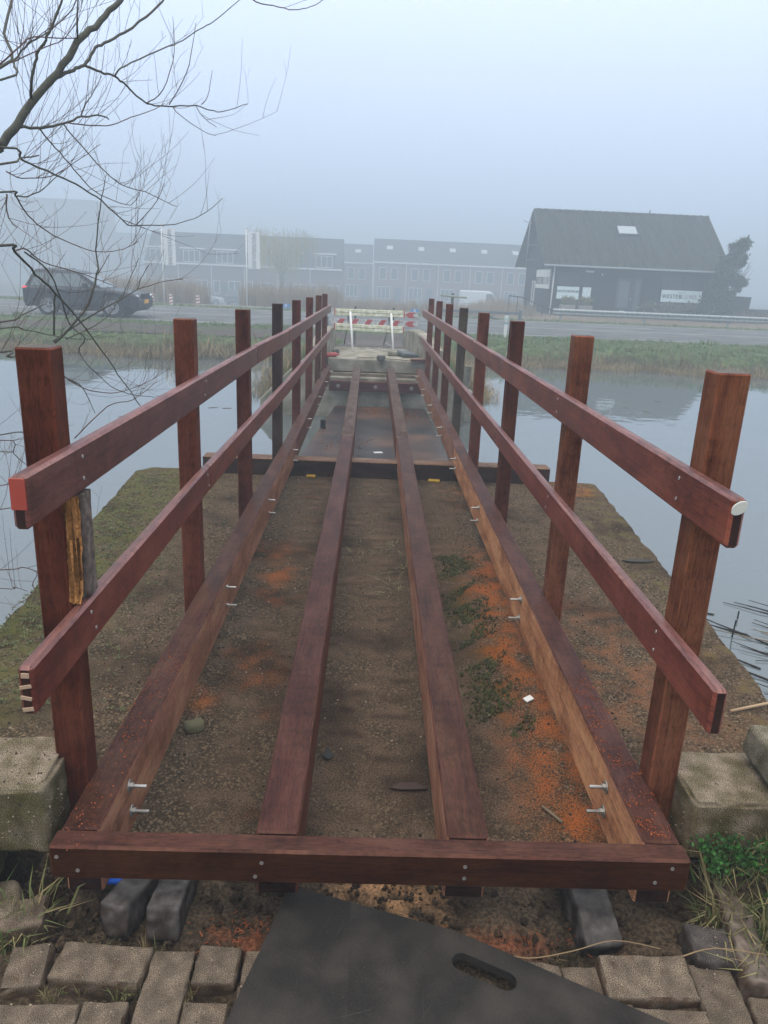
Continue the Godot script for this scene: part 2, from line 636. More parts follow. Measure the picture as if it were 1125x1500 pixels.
func lines(stops: Array) -> PackedFloat32Array:
	var out := PackedFloat32Array()
	for s in stops: # [from, to, step]
		var v: float = s[0]
		while v < s[1] - 0.001:
			out.append(v)
			v += s[2]
	out.append(stops[-1][1])
	return out


func build_ground() -> void:
	var xs := lines([[-420.0, -60.0, 30.0], [-60.0, -16.0, 4.0], [-16.0, -4.0, 0.8], [-4.0, 5.0, 0.3], [5.0, 24.0, 0.8], [24.0, 60.0, 4.0], [60.0, 420.0, 30.0]])
	var zs := lines([[-320.0, -100.0, 20.0], [-100.0, -60.0, 4.0], [-60.0, -24.0, 1.0], [-24.0, -13.0, 0.25], [-13.0, -4.0, 1.5], [-4.0, -1.0, 0.15], [-1.0, 12.0, 2.0], [12.0, 60.0, 16.0]])
	var st := new_st(true)
	for j in zs.size():
		for i in xs.size():
			st.set_color(ground_color(xs[i], zs[j]))
			var bump := 0.03 * sin(xs[i] * 7.1 + zs[j] * 3.3) * sin(zs[j] * 5.7) if zs[j] < -14.0 and zs[j] > -24.0 else 0.0
			st.add_vertex(Vector3(xs[i], ground_height(xs[i], zs[j]) + bump, zs[j]))
	var n := xs.size()
	for j in zs.size() - 1:
		for i in n - 1:
			var a := j * n + i
			for k in [a, a + 1, a + n, a + 1, a + n + 1, a + n]:
				st.add_index(k)
	struct("ground", fin(st), M.terrain, "grassy banks, polder ground and canal bed around the water")
	# the water
	st = new_st()
	quad(st, Vector3(-420, WATER, 0), Vector3(420, WATER, 0), Vector3(420, WATER, -22), Vector3(-420, WATER, -22))
	var w := StandardMaterial3D.new()
	w.albedo_color = lin(0.09, 0.106, 0.108)
	w.roughness = 0.03
	w.metallic_specular = 0.7
	w.uv1_triplanar = true
	w.uv1_world_triplanar = true
	w.uv1_scale = Vector3(0.3, 0.3, 0.3)
	w.heightmap_enabled = true
	w.heightmap_texture = noise_tex(0.012, 0.0, 1.0, 61, 3)
	w.heightmap_scale = 0.10
	struct("water", fin(st), w, "calm grey canal water mirroring the misty sky")
	# road, path, verge
	st = new_st()
	quad(st, Vector3(-300, -0.232, -24.7), Vector3(300, -0.232, -24.7), Vector3(300, -0.232, -34.3), Vector3(-300, -0.232, -34.3))
	struct("road", fin(st), M.asphalt, "grey asphalt road running along the far bank")
	st = new_st()
	var dash := func(x0: float, x1: float, z: float, w2: float) -> void:
		quad(st, Vector3(x0, -0.228, z + w2), Vector3(x1, -0.228, z + w2), Vector3(x1, -0.228, z - w2), Vector3(x0, -0.228, z - w2))
	for k in range(-14, 16):
		dash.call(k * 5.2 + 3.1, k * 5.2 + 6.1, -25.15, 0.06)
		dash.call(k * 6.5 + 8.5, k * 6.5 + 11.6, -31.9, 0.06)
	dash.call(-120.0, 120.0, -29.4, 0.07)
	dash.call(-120.0, 120.0, -33.9, 0.06)
	struct("road_markings", fin(st), M.paint, "white painted lines along the asphalt road")
	st = new_st()
	st.set_color(Color(0.2, 0.16, 0.14))
	quad(st, Vector3(-120, -0.228, -20.1), Vector3(1.0, -0.228, -20.1), Vector3(1.3, -0.228, -23.1), Vector3(-120, -0.228, -23.1))
	struct("cycle_path", fin(st), M.brick, "reddish brick cycle path between the canal bank and the road")
	# brick ramp from the abutment down to the road
	st = new_st()
	for k in 10:
		var z0 := -13.5 - k * 0.72
		var z1 := z0 - 0.72
		var y0 := lerpf(0.2, -0.222, clampf((-z0 - 13.4) / 6.2, 0, 1))
		var y1 := lerpf(0.2, -0.222, clampf((-z1 - 13.4) / 6.2, 0, 1))
		st.set_color(Color(0.19, 0.165, 0.15) * rnd(0.9, 1.1))
		quad(st, Vector3(-0.68, y0, z0), Vector3(0.82, y0, z0), Vector3(0.82, y1, z1), Vector3(-0.68, y1, z1))
	var ramp := struct("pavement", fin(st), M.soil, "brick paved ramp from the far abutment down to the road")
	var bm := []
	for k in 4:
		bm.append(rough_box(Vector3(0.2, 0.05, 0.098), Vector3i(2, 1, 2), 0.012, 0.004, 9.0, 300 + k))
	for r in 14:
		var z := -13.62 - r * 0.108
		for c in 7:
			var y := lerpf(0.2, -0.222, clampf((-z - 13.4) / 6.2, 0, 1))
			var b := part(ramp, "brick", bm[rng.randi() % 4], M["b%d" % (rng.randi() % 4)], at(-0.57 + c * 0.208 + (0.1 if r % 2 else 0.0), y + 0.006, z, rnd(-0.03, 0.03), 0.068, 0))
			b.name = "brick"


func build_soil() -> void:
	var nz := FastNoiseLite.new()
	nz.seed = 77
	nz.frequency = 3.0
	nz.fractal_octaves = 5
	var st := new_st(true)
	var nx := 190
	var nzz := 84
	for j in nzz + 1:
		for i in nx + 1:
			var x := lerpf(-1.9, 1.9, float(i) / nx)
			var z := lerpf(-2.0, -0.35, float(j) / nzz)
			var v := nz.get_noise_2d(x, z)
			var v2 := nz.get_noise_2d(x * 4.0 + 9.0, z * 4.0)
			var y := -0.04 + 0.035 * v + 0.022 * v2
			var beside := 0.12 * smoothstep(0.78, 0.88, absf(x))
			if z < -1.62 - beside:
				y -= 0.09 * smoothstep(-1.62 - beside, -1.75 - beside, z)
			if z > -1.36:
				y -= 0.012 - 0.026 * smoothstep(-1.36, -1.30, z)
			y += 0.05 * smoothstep(0.88, 1.1, x) + 0.03 * smoothstep(-0.8, -1.0, x)
			y += 0.085 * smoothstep(0.84, 0.95, x) * smoothstep(-1.42, -1.52, z) + 0.13 * smoothstep(-0.80, -0.90, x) * smoothstep(-1.45, -1.53, z)
			var hole := smoothstep(-0.66, -0.73, x) * smoothstep(-1.0, -0.82, x) * smoothstep(-1.34, -1.42, z)
			y -= 0.10 * hole
			var c := Color(0.115, 0.083, 0.055) * (0.85 + 0.5 * v + 0.4 * v2)
			var sand := smoothstep(0.17, 0.03, Vector2((x - 0.10) * 0.8, z + 1.51).length()) * clampf(0.8 + v2 * 2.0, 0, 1)
			c = c.lerp(Color(0.50, 0.28, 0.14), sand)
			var chips := smoothstep(0.12, 0.02, Vector2(x + 0.25, (z + 1.38) * 1.6).length()) * clampf(0.4 + v2 * 3.0, 0, 1)
			chips = maxf(chips, smoothstep(0.3, 0.0, Vector2(x - 0.4, (z + 1.37) * 5.0).length()) * clampf(0.2 + v * 2.5, 0, 1))
			c = c.lerp(Color(0.33, 0.10, 0.045), chips * 0.7)
			st.set_color(c)
			st.add_vertex(Vector3(x, y, z))
	for j in nzz:
		for i in nx:
			var a := j * (nx + 1) + i
			for k in [a, a + nx + 2, a + nx + 1, a, a + 1, a + nx + 2]:
				st.add_index(k)
	var soil := struct("soil", fin(st), M.soil, "dug up brown soil under the near end of the bridge frame")
	# lumps of soil
	var lump := rough_box(Vector3(1, 0.75, 0.9), Vector3i(5, 5, 5), 0.32, 0.6, 1.9, 5)
	var w := []
	var tints := []
	for k in 3200:
		var x := rnd(-0.75, 0.85)
		var z := rnd(-1.58, -1.30)
		if rng.randf() < 0.25:
			x = rnd(-1.1, 1.1)
			z = rnd(-1.62, -1.0)
		var s := 0.003 + 0.014 * pow(rng.randf(), 4.0)
		w.append(Transform3D(rand_basis(s), Vector3(x, -0.04 + s * 0.2 + rnd(-0.012, 0.016), z)))
		tints.append(Color(0.13, 0.09, 0.06) * rnd(0.6, 1.25))
	scatter(self, "soil_lumps", lump, M.soil, w, tints, "loose crumbs and lumps of brown soil around the paving edge", "soil")


func brick(called: String, parent: Node, x: float, z: float, sx: float, sz: float, yaw: float, y: float, c: Color, pitch := 0.0, roll := 0.0, hgt := 0.075, rough := 0.004) -> MeshInstance3D:
	var sd := int(absf(x) * 1000 + absf(z) * 77)
	var m := rough_box(Vector3(sx, hgt, sz), Vector3i(maxi(3, int(sx / 0.009)), 7, maxi(3, int(sz / 0.009))), 0.005, rough * 0.5, 30.0, sd, rough * 2.8, Color(0.5, 0.40, 0.33))
	var mat: StandardMaterial3D = (M.clinker if hgt > 0.08 else M.brick).duplicate()
	mat.albedo_color = c.linear_to_srgb()
	mat.uv1_offset = Vector3(x * 3.7, z, x + z)
	mat.albedo_color = (c * Color.WHITE * rnd(0.85, 1.12)).linear_to_srgb()
	var o := part(parent, called, m, mat, at(x, y - hgt / 2, z, deg_to_rad(yaw), pitch, roll))
	if z < -1.05:
		brick_tops.append([o.transform, Vector3(sx, hgt, sz)])
	return o


func build_paving() -> void:
	var st := new_st()
	st.set_color(Color(0.08, 0.06, 0.045))
	quad(st, Vector3(-2.2, -0.075, -1.0), Vector3(2.2, -0.075, -1.0), Vector3(2.2, -0.075, -1.14), Vector3(-2.2, -0.075, -1.14))
	quad(st, Vector3(-6, -0.08, 3.0), Vector3(6, -0.08, 3.0), Vector3(6, -0.08, -1.0), Vector3(-6, -0.08, -1.0))
	var pave := struct("paving", fin(st), M.soil, "worn clay paving bricks at the near end of the bridge")
	var tan_c := Color(0.375, 0.29, 0.212)
	brick("brick", pave, -0.536, -1.283, 0.20, 0.094, -4, 0.004, tan_c, 0.03, 0.0)
	brick("brick", pave, -0.388, -1.225, 0.094, 0.20, 0.3, -0.004, tan_c * 0.95, -0.03)
	brick("brick", pave, -0.287, -1.288, 0.096, 0.092, -1.2, 0.0, tan_c * 0.92, 0.05)
	brick("brick", pave, -0.19, -1.275, 0.082, 0.1, 1, 0.0, tan_c * 1.05)
	brick("brick", pave, -0.690, -1.272, 0.088, 0.108, 8, 0.004, tan_c * 1.05, 0.02, 0.07, 0.075, 0.008)
	brick("brick", pave, -0.645, -1.140, 0.2, 0.1, 2.4, -0.006, tan_c * 0.9)
	brick("brick", pave, -0.496, -1.148, 0.094, 0.1, 0.9, -0.005, tan_c)
	brick("brick", pave, -0.292, -1.150, 0.096, 0.1, -0.6, -0.005, tan_c * 0.93)
	brick("brick", pave, -0.185, -1.14, 0.1, 0.2, 0, -0.006, tan_c)
	brick("brick", pave, -0.388, -1.08, 0.094, 0.09, 0.3, -0.006, tan_c)
	brick("brick", pave, -0.80, -1.16, 0.094, 0.2, 3, -0.006, tan_c)
	brick("brick", pave, -0.765, -1.405, 0.12, 0.088, 12, 0.006, tan_c * 1.1, 0.0, 0.1, 0.075, 0.007)
	brick("brick", pave, 0.650, -1.262, 0.198, 0.1, 0.3, 0.022, tan_c * 1.05, 0.14)
	brick("brick", pave, 0.520, -1.262, 0.09, 0.085, 4, -0.006, tan_c * 0.95, 0.05, 0, 0.075, 0.009)
	brick("brick", pave, 0.425, -1.285, 0.1, 0.07, -2, -0.012, tan_c)
	brick("brick", pave, 0.826, -1.346, 0.102, 0.1, -2.3, 0.022, Color(0.235, 0.2, 0.185), 0.05, -0.13)
	brick("brick", pave, 0.800, -1.205, 0.1, 0.2, -4, 0.0, tan_c, 0.0, -0.05, 0.075, 0.006)
	brick("brick", pave, 0.917, -1.385, 0.072, 0.29, -9, 0.025, Color(0.25, 0.2, 0.165), 0.0, -0.18, 0.1, 0.006)
	brick("brick", pave, 0.69, -1.155, 0.2, 0.09, -1.4, 0.0, tan_c)
	brick("brick", pave, 0.90, -1.13, 0.1, 0.2, -6, 0.0, tan_c * 0.9)
	brick("brick", pave, 0.56, -1.17, 0.1, 0.1, 2, -0.004, tan_c * 0.9)
	# rows going on under and beyond the mat, towards the viewer
	for r in 4:
		for c in 11:
			brick("brick", pave, -1.0 + c * 0.207 + (0.1 if r % 2 else 0.0), -1.02 + r * 0.1, 0.2, 0.094, rnd(-1.5, 1.5), -0.006 + rnd(-0.004, 0.004), tan_c * rnd(0.85, 1.08))
	# sand and grit lying on the bricks
	var w := []
	var tints := []
	for k in 1500:
		var q: Array = brick_tops[rng.randi() % brick_tops.size()]
		var sz: Vector3 = q[1]
		var xf: Transform3D = q[0]
		var e := 1.0 if rng.randf() < 0.5 else 0.6
		var s := 0.0009 + 0.004 * pow(rng.randf(), 5.0)
		w.append(Transform3D(rand_basis(s), xf * Vector3(rnd(-0.49, 0.49) * sz.x * e, sz.y * 0.5, rnd(-0.49, 0.49) * sz.z)))
		var v := rnd(0.04, 0.14) if rng.randf() < 0.6 else rnd(0.2, 0.42)
		tints.append(Color(v, v * 0.82, v * 0.62))
	scatter(self, "grit", M.pebble_mesh, M.gravel, w, tints, "grit and sand lying on the paving bricks", "grit")
	# loose blue-grey pavers under the front beam
	var dark := Color(0.125, 0.112, 0.104)
	var a := brick("paving_brick", self, -0.515, -1.475, 0.068, 0.2, -16, 0.045, dark * 1.15, -0.10, 0.05, 0.09)
	tag(a, "grey clinker brick under the front beam beside the blue scrap", "brick")
	a = brick("paving_brick", self, -0.425, -1.468, 0.075, 0.2, -1, 0.05, dark * 1.2, -0.12, 0.0, 0.09)
	tag(a, "grey clinker brick under the front beam, nearer the left middle joist", "brick")
	a = brick("paving_brick", self, 0.575, -1.455, 0.09, 0.2, 7, 0.05, dark * 0.95, 0.42, 0.0, 0.09)
	tag(a, "dark clinker brick leaning under the right half of front beam", "brick")


func build_stones() -> void:
	var m: StandardMaterial3D = M.concrete
	var b1 := one("kerb_block", rough_box(Vector3(0.52, 0.18, 0.215), Vector3i(40, 16, 18), 0.010, 0.006, 12.0, 501, 0.03, Color(0.52, 0.54, 0.36)), m, "mossy concrete block beside the left end of the front beam", "concrete block", at(-0.985, 0.185, -1.59, 0.03, 0, 0.02))
	grit(b1, Vector3(0.52, 0.18, 0.215), 900, 0.002, 0.007, true)
	var b2 := one("kerb_block", rough_box(Vector3(0.42, 0.17, 0.225), Vector3i(34, 16, 18), 0.009, 0.005, 12.0, 502, 0.03, Color(0.66, 0.65, 0.48)), m, "pale concrete block beside the foot of the right front post", "concrete block", at(1.055, 0.15, -1.668, 0.0, 0, 0))
	grit(b2, Vector3(0.42, 0.17, 0.225), 700, 0.0016, 0.005, true)
	var p: StandardMaterial3D = M.concrete.duplicate()
	p.albedo_color = lin(0.44, 0.39, 0.31)
	one("kerb_stone", rough_box(Vector3(0.30, 0.09, 0.60), Vector3i(20, 10, 40), 0.012, 0.006, 8.0, 503, 0.012), p, "pale flat kerb stone lying on the right concrete block", "kerb stone", at(1.192, 0.287, -1.455, -0.02, 0.02, -0.05))
	one("stone_slab", rough_box(Vector3(0.3, 0.1, 0.16), Vector3i(14, 6, 8), 0.012, 0.009, 14.0, 504, 0.02, Color(0.4, 0.42, 0.25)), m, "small mossy stone under the near side of left concrete block", "stone", at(-0.99, 0.075, -1.45, 0.1, 0.1, 0.05))
	one("stone_slab", rough_box(Vector3(0.16, 0.09, 0.12), Vector3i(10, 6, 8), 0.025, 0.012, 10.0, 505, 0.02), m, "dark stone in the hollow left of the front beam", "stone", at(-0.86, -0.03, -1.43, 0.4, 0.2, 0.05))


# pebbles showing at the faces of a cast block, or grit lying on top of it
func grit(parent: Node3D, size: Vector3, n: int, smin: float, smax: float, sides: bool) -> void:
	var peb := M.pebble_mesh as Mesh
	var w := []
	var tints := []
	for k in n:
		var p := Vector3(rnd(-0.48, 0.48), 0.5, rnd(-0.48, 0.48))
		if sides and rng.randf() < 0.55:
			p = Vector3(rnd(-0.48, 0.48), rnd(-0.3, 0.48), 0.5) if rng.randf() < 0.5 else Vector3(0.5 * (1 if rng.randf() < 0.5 else -1), rnd(-0.3, 0.48), rnd(-0.48, 0.48))
		var s := smin + (smax - smin) * pow(rng.randf(), 3.0)
		w.append(Transform3D(rand_basis(s), p * size))
		var v := rnd(0.10, 0.34) if rng.randf() < 0.75 else rnd(0.03, 0.08)
		tints.append(Color(v, v * 0.84, v * 0.64))
	scatter(parent, "grit", peb, M.gravel, w, tints)


func slab_texture(w: int, x0: float, x1: float, z0: float, z1: float) -> Array:
	var im := Image.create(w, w, false, Image.FORMAT_RGB8)
	var hm := Image.create(w, w, false, Image.FORMAT_L8)
	var cell := FastNoiseLite.new()
	cell.seed = 4
	cell.noise_type = FastNoiseLite.TYPE_CELLULAR
	cell.cellular_return_type = FastNoiseLite.RETURN_CELL_VALUE
	cell.fractal_type = FastNoiseLite.FRACTAL_NONE
	cell.frequency = 0.38
	var ci := cell.get_image(w, w, false, false, false).get_data()
	cell.cellular_return_type = FastNoiseLite.RETURN_DISTANCE
	var di := cell.get_image(w, w).get_data()
	var n := FastNoiseLite.new()
	n.seed = 8
	n.fractal_octaves = 6
	n.frequency = 0.0042
	var big := n.get_image(w, w).get_data()
	n.seed = 18
	n.frequency = 0.014
	var mid := n.get_image(w, w).get_data()
	n.seed = 28
	n.frequency = 0.34
	n.fractal_octaves = 3
	var fin_ := n.get_image(w, w).get_data()
	for j in w:
		var z := lerpf(z0, z1, float(j) / w)
		for i in w:
			var k := j * w + i
			var x := lerpf(x0, x1, float(i) / w)
			var b := big[k] / 255.0
			var m := mid[k] / 255.0
			var f := fin_[k] / 255.0
			var cv := ci[k] / 255.0
			var dd := di[k] / 255.0
			# how much dirt covers the exposed pebbles
			var lane := smoothstep(-0.62, -0.35, x) * smoothstep(0.75, 0.5, x)
			var dirt := clampf(0.46 + 0.34 * lane + (m - 0.5) * 1.3 + (b - 0.5) * 0.8, 0.1, 1.0)
			var peb := 0.035 + 0.19 * pow(cv, 4.0) * (1.0 - dd * 0.4)
			var r := peb * 1.05
			var g := peb * 0.9
			var bl := peb * 0.66
			var soil := -0.022 + 0.17 * f + 0.07 * (m - 0.4)
			soil = clampf(soil, 0.012, 0.3)
			r = lerpf(r, soil * 1.1, dirt)
			g = lerpf(g, soil * 0.87, dirt)
			bl = lerpf(bl, soil * 0.67, dirt)
			# dark cross bands where old planks lay
			var band := sin(z * 46.0 + (b - 0.5) * 4.0) * 0.5 + 0.5
			var dk := 1.0 - (0.5 if x < 0.3 else 0.25) * lane * band * band * clampf((m - 0.45) * 4.0, 0.0, 1.0)
			dk *= 1.0 - 0.45 * clampf((b - 0.52) * 3.5, 0.0, 1.0)
			r *= dk
			g *= dk
			bl *= dk
			# moss towards the left edge
			var moss := smoothstep(-0.95, -1.5, x) * clampf((f - 0.3) * 1.6 + (m - 0.45) * 1.6, 0.0, 0.85)
			moss = maxf(moss, smoothstep(1.25, 1.75, x) * clampf((m - 0.5) * 2.4, 0.0, 0.6))
			r = lerpf(r, 0.075, moss)
			g = lerpf(g, 0.090, moss)
			bl = lerpf(bl, 0.028, moss)
			var ms := smoothstep(0.14, 0.02, absf(x - 0.52 - 0.03 * sin(z * 4.0))) * smoothstep(-4.2, -3.8, z) * smoothstep(-2.2, -2.7, z) * clampf((m - 0.42) * 5.0, 0.0, 1.0)
			r = lerpf(r, 0.028, ms * 0.9)
			g = lerpf(g, 0.034, ms * 0.9)
			bl = lerpf(bl, 0.014, ms * 0.9)
			# saw dust
			var s := 0.0
			s = maxf(s, smoothstep(0.3, 0.02, absf(x - 0.68)) * smoothstep(-4.6, -3.7, z) * 1.0)
			s = maxf(s, 0.42 * smoothstep(0.75, 0.0, absf(x - 1.1)) * smoothstep(-3.9, -3.0, z) * smoothstep(-2.0, -2.5, z))
			s = maxf(s, 1.2 * smoothstep(0.13, 0.0, Vector2(x + 0.6, (z + 2.5) * 0.7).length()))
			s = maxf(s, 0.8 * smoothstep(0.2, 0.0, Vector2(x + 0.44, (z + 3.76) * 0.6).length()))
			s = maxf(s, 1.0 * smoothstep(0.3, 0.0, Vector2(x - 1.6, (z + 5.7) * 0.6).length()))
			s = maxf(s, 0.6 * smoothstep(0.3, 0.0, Vector2(x - 0.75, (z + 5.4) * 0.5).length()))
			s = maxf(s, 0.5 * smoothstep(0.35, 0.0, absf(x + 0.5)) * smoothstep(0.5, 0.8, b))
			s *= clampf((f - 0.58) * 2.8 + (m - 0.48) * 2.0 + s * 0.62, 0.0, 0.92)
			s = clampf(s, 0.0, 0.95)
			r = lerpf(r, 0.10 + 0.32 * f, s)
			g = lerpf(g, 0.028 + 0.11 * f, s)
			bl = lerpf(bl, 0.022, s)
			im.set_pixel(i, j, Color(r * 1.12, g * 0.96, bl * 0.84).linear_to_srgb())
			hm.set_pixel(i, j, Color(clampf((1.0 - dd) * 0.5 * (1.0 - dirt * 0.7) + f * 0.45 + m * 0.1, 0.0, 1.0), 0, 0))
	return [ImageTexture.create_from_image(im), ImageTexture.create_from_image(hm)]


func build_slab() -> void:
	var x0 := -2.1
	var x1 := 2.1
	var z0 := -6.1
	var z1 := -1.5
	var tex := slab_texture(1800, x0, x1, z0, z1)
	var m := StandardMaterial3D.new()
	m.albedo_texture = tex[0]
	m.roughness = 0.9
	m.metallic_specular = 0.12
	m.heightmap_enabled = true
	m.heightmap_texture = tex[1]
	m.heightmap_scale = 0.5
	var o := thing("concrete_slab", "mossy concrete slab of exposed pebbles under the bridge frame", "concrete slab")
	var poly := PackedVector2Array([Vector2(-1.80, -5.78), Vector2(-1.70, -5.90), Vector2(1.72, -5.90), Vector2(1.85, -5.86), Vector2(1.70, -3.5), Vector2(1.62, -2.6), Vector2(1.52, -1.55), Vector2(-1.46, -1.55), Vector2(-1.56, -2.96), Vector2(-1.70, -4.5)])
	var ragged := PackedVector2Array()
	for i in poly.size():
		var a := poly[i]
		var b := poly[(i + 1) % poly.size()]
		var k := maxi(1, int(a.distance_to(b) / 0.045))
		var nr := (b - a).normalized().orthogonal()
		for j in k:
			ragged.append(a.lerp(b, float(j) / k) + nr * (rng.randfn(0.0, 0.004) + 0.008 * sin(j * 0.7 + i * 3.0) * sin(j * 0.23) - 0.012 * pow(rng.randf(), 7.0)))
	poly = ragged
	var st := new_st()
	var n := poly.size()
	var cen := Vector2(0, -3.8)
	var up := func(p: Vector2, y: float) -> void:
		st.set_uv(Vector2((p.x - x0) / (x1 - x0), (p.y - z0) / (z1 - z0)))
		st.add_vertex(Vector3(p.x, y, p.y))
	var idx := Geometry2D.triangulate_polygon(poly)
	for i in range(0, idx.size(), 3):
		var a := poly[idx[i]]
		var b := poly[idx[i + 1]]
		var c := poly[idx[i + 2]]
		if (b - a).cross(c - a) < 0:
			var t := b
			b = c
			c = t
		for p in [a, b, c]:
			up.call(p, -0.09)
	for i in n:
		var a := poly[i]
		var b := poly[(i + 1) % n]
		var ao := a + (a - cen).normalized() * 0.015
		var bo := b + (b - cen).normalized() * 0.015
		for q in [[a, -0.09, b, -0.09, bo, -0.105], [a, -0.09, bo, -0.105, ao, -0.105], [ao, -0.105, bo, -0.105, bo, -0.75], [ao, -0.105, bo, -0.75, ao, -0.75]]:
			up.call(q[0], q[1])
			up.call(q[4], q[5])
			up.call(q[2], q[3])
	part(o, "slab_top", fin(st), m)
	# loose pebbles
	var peb := rough_box(Vector3(1, 0.7, 0.8), Vector3i(3, 3, 3), 0.34, 0.2, 1.2, 9)
	var w := []
	var tints := []
	for k in 7000:
		var x := rnd(-1.65, 1.7)
		var z := rnd(-5.8, -1.7)
		if absf(x) > 1.5 + 0.07 * (-z - 1.6):
			continue
		if x > -0.5 and x < 0.6 and rng.randf() < 0.6:
			continue
		var s := rnd(0.004, 0.011)
		w.append(Transform3D(rand_basis(s), Vector3(x, -0.089, z)))
		var v := rnd(0.03, 0.12) if rng.randf() < 0.8 else rnd(0.15, 0.32)
		tints.append(Color(v, v * 0.82, v * 0.6) * 0.85)
	scatter(o, "pebbles", peb, M.gravel, w, tints)
	# saw dust in crumbs
	var chip := box_mesh(Vector3(1, 0.35, 0.6), 0.1)
	w = []
	tints = []
	for k in 2300:
		var x := 0.0
		var z := 0.0
		if k < 1300:
			z = -1.6 - 2.9 * pow(rng.randf(), 1.1)
			x = 0.67 - absf(rng.randfn(0.0, 0.09)) - 0.01
			if sin(z * 11.0) + sin(z * 27.0 + x * 41.0) < -1.0:
				continue
		elif k < 1600:
			x = rnd(0.86, 1.5)
			z = rng.randfn(-2.9, 0.5)
		elif k < 1780:
			x = rng.randfn(-0.6, 0.05)
			z = rng.randfn(-2.5, 0.08)
		elif k < 1900:
			x = rng.randfn(-0.44, 0.08)
			z = rng.randfn(-3.76, 0.15)
		else:
			x = rnd(-1.2, 1.4)
			z = rnd(-5.5, -1.7)
		if z > -1.62 or x > 1.55:
			continue
		w.append(Transform3D(rand_basis(0.0012 + 0.005 * pow(rng.randf(), 2.5)), Vector3(x, -0.088 + rnd(0, 0.003), z)))
		tints.append(Color(0.24, 0.075, 0.028) * rnd(0.4, 1.3))
	scatter(self, "sawdust", chip, M.gravel, w, tints, "orange sawdust and shavings strewn over the slab", "sawdust")
	# moss cushions
	var mt := tuft(7, 0.012, 0.012, 0.0015, 0.6, 12)
	w = []
	tints = []
	for k in 2200:
		var x := rng.randfn(0.52, 0.055)
		var z := rnd(-4.1, -2.3)
		if sin(z * 9.0) + sin(z * 23.0 + x * 30.0) < -0.1:
			continue
		w.append(Transform3D(Basis(Vector3.UP, rnd(0, TAU)).scaled(Vector3.ONE * rnd(0.6, 1.5)), Vector3(x, -0.09, z)))
		tints.append(Color(0.048, 0.054, 0.012) * rnd(0.6, 1.6))
	for k in 1500:
		var z := rnd(-5.7, -2.4)
		var x := -1.58 - 0.07 * (-z - 2.9) + absf(rng.randfn(0.0, 0.28))
		w.append(Transform3D(Basis(Vector3.UP, rnd(0, TAU)).scaled(Vector3(1.4, 0.6, 1.4) * rnd(0.6, 1.5)), Vector3(x, -0.09, z)))
		tints.append(Color(0.10, 0.11, 0.04) * rnd(0.6, 1.3))
	scatter(self, "moss", mt, M.leaf, w, tints, "dark green moss growing on the concrete slab", "moss")
	# small things lying on the slab
	one("paper_scrap", box_mesh(Vector3(0.035, 0.006, 0.026), 0.002), M.white, "small white scrap lying beside the right outer beam", "scrap", at(0.655, -0.08, -2.55, 0.5, 0.1, 0.2))
	one("dead_leaf", prism_mesh([Vector2(-0.06, 0), Vector2(-0.03, 0.022), Vector2(0.02, 0.028), Vector2(0.06, 0.0), Vector2(0.02, -0.004), Vector2(-0.03, -0.006)], 0.003, 0.0), std(lin(0.04, 0.02, 0.015), 0.7), "brown half round leaf beside the right middle joist", "leaf", Transform3D(Basis(Vector3.RIGHT, -PI / 2 + 0.1), Vector3(0.17, -0.082, -2.0)))
	one("dead_leaf", prism_mesh([Vector2(-0.02, 0), Vector2(0, 0.03), Vector2(0.02, 0.0), Vector2(0.005, -0.015)], 0.003, 0.0), std(lin(0.02, 0.02, 0.02), 0.7), "small black leaf between the two middle joists", "leaf", Transform3D(Basis(Vector3.RIGHT, -PI / 2 + 0.5), Vector3(-0.093, -0.075, -2.15)))
	one("dead_leaf", prism_mesh([Vector2(-0.09, 0), Vector2(-0.04, 0.022), Vector2(0.05, 0.02), Vector2(0.1, 0.0), Vector2(0.04, -0.012), Vector2(-0.05, -0.012)], 0.004, 0.0), std(lin(0.03, 0.025, 0.02), 0.7), "dark curled leaf at the right edge of the slab", "leaf", Transform3D(Basis(Vector3.RIGHT, -PI / 2 + 0.2), Vector3(1.6, -0.08, -4.1)))
	one("stick", rod(Vector3(1.42, -0.078, -2.50), Vector3(1.66, -0.072, -2.58), 0.006), std(lin(0.38, 0.27, 0.17), 0.8), "pale dry reed stick on the slab behind the right block", "stick")
	one("stick", rod(Vector3(0.575, -0.08, -1.93), Vector3(0.62, -0.078, -1.86), 0.004), std(lin(0.2, 0.16, 0.11), 0.8), "short twig lying in the sawdust near the front beam", "stick")
	one("stone_chip", rough_box(Vector3(0.06, 0.035, 0.05), Vector3i(5, 4, 5), 0.012, 0.012, 20.0, 71), std(lin(0.13, 0.12, 0.07), 0.9), "chip of mossy stone beside the left outer beam", "stone", at(-0.565, -0.075, -2.3, 0.4))
	var tw := tuft(9, 0.03, 0.22, 0.0016, 0.95, 31)
	w = []
	tints = []
	for k in 12:
		w.append(Transform3D(Basis(Vector3.UP, rnd(0, TAU)).scaled(Vector3(1, 0.5, 1)), Vector3(0.05 + rng.randfn(0, 0.12), -0.088, -4.1 + rng.randfn(0, 0.35))))
		tints.append(Color(0.2, 0.2, 0.1) * rnd(0.7, 1.3))
	scatter(self, "grass_clippings", tw, M.dry, w, tints, "dry grass clippings between the two middle joists", "grass")
	# cross beam at the far end of the slab
	var cb := thing("bearer_beam", "dark timber bearer lying across the far end of the slab", "beam", Vector3(0.09, -0.025, -5.86))
	part(cb, "beam", box_mesh(Vector3(2.74, 0.135, 0.14), 0.006, 0, [Color(0.20, 0.12, 0.075), Color(0.055, 0.035, 0.03), Color(0.09, 0.05, 0.035)]), M.wood)
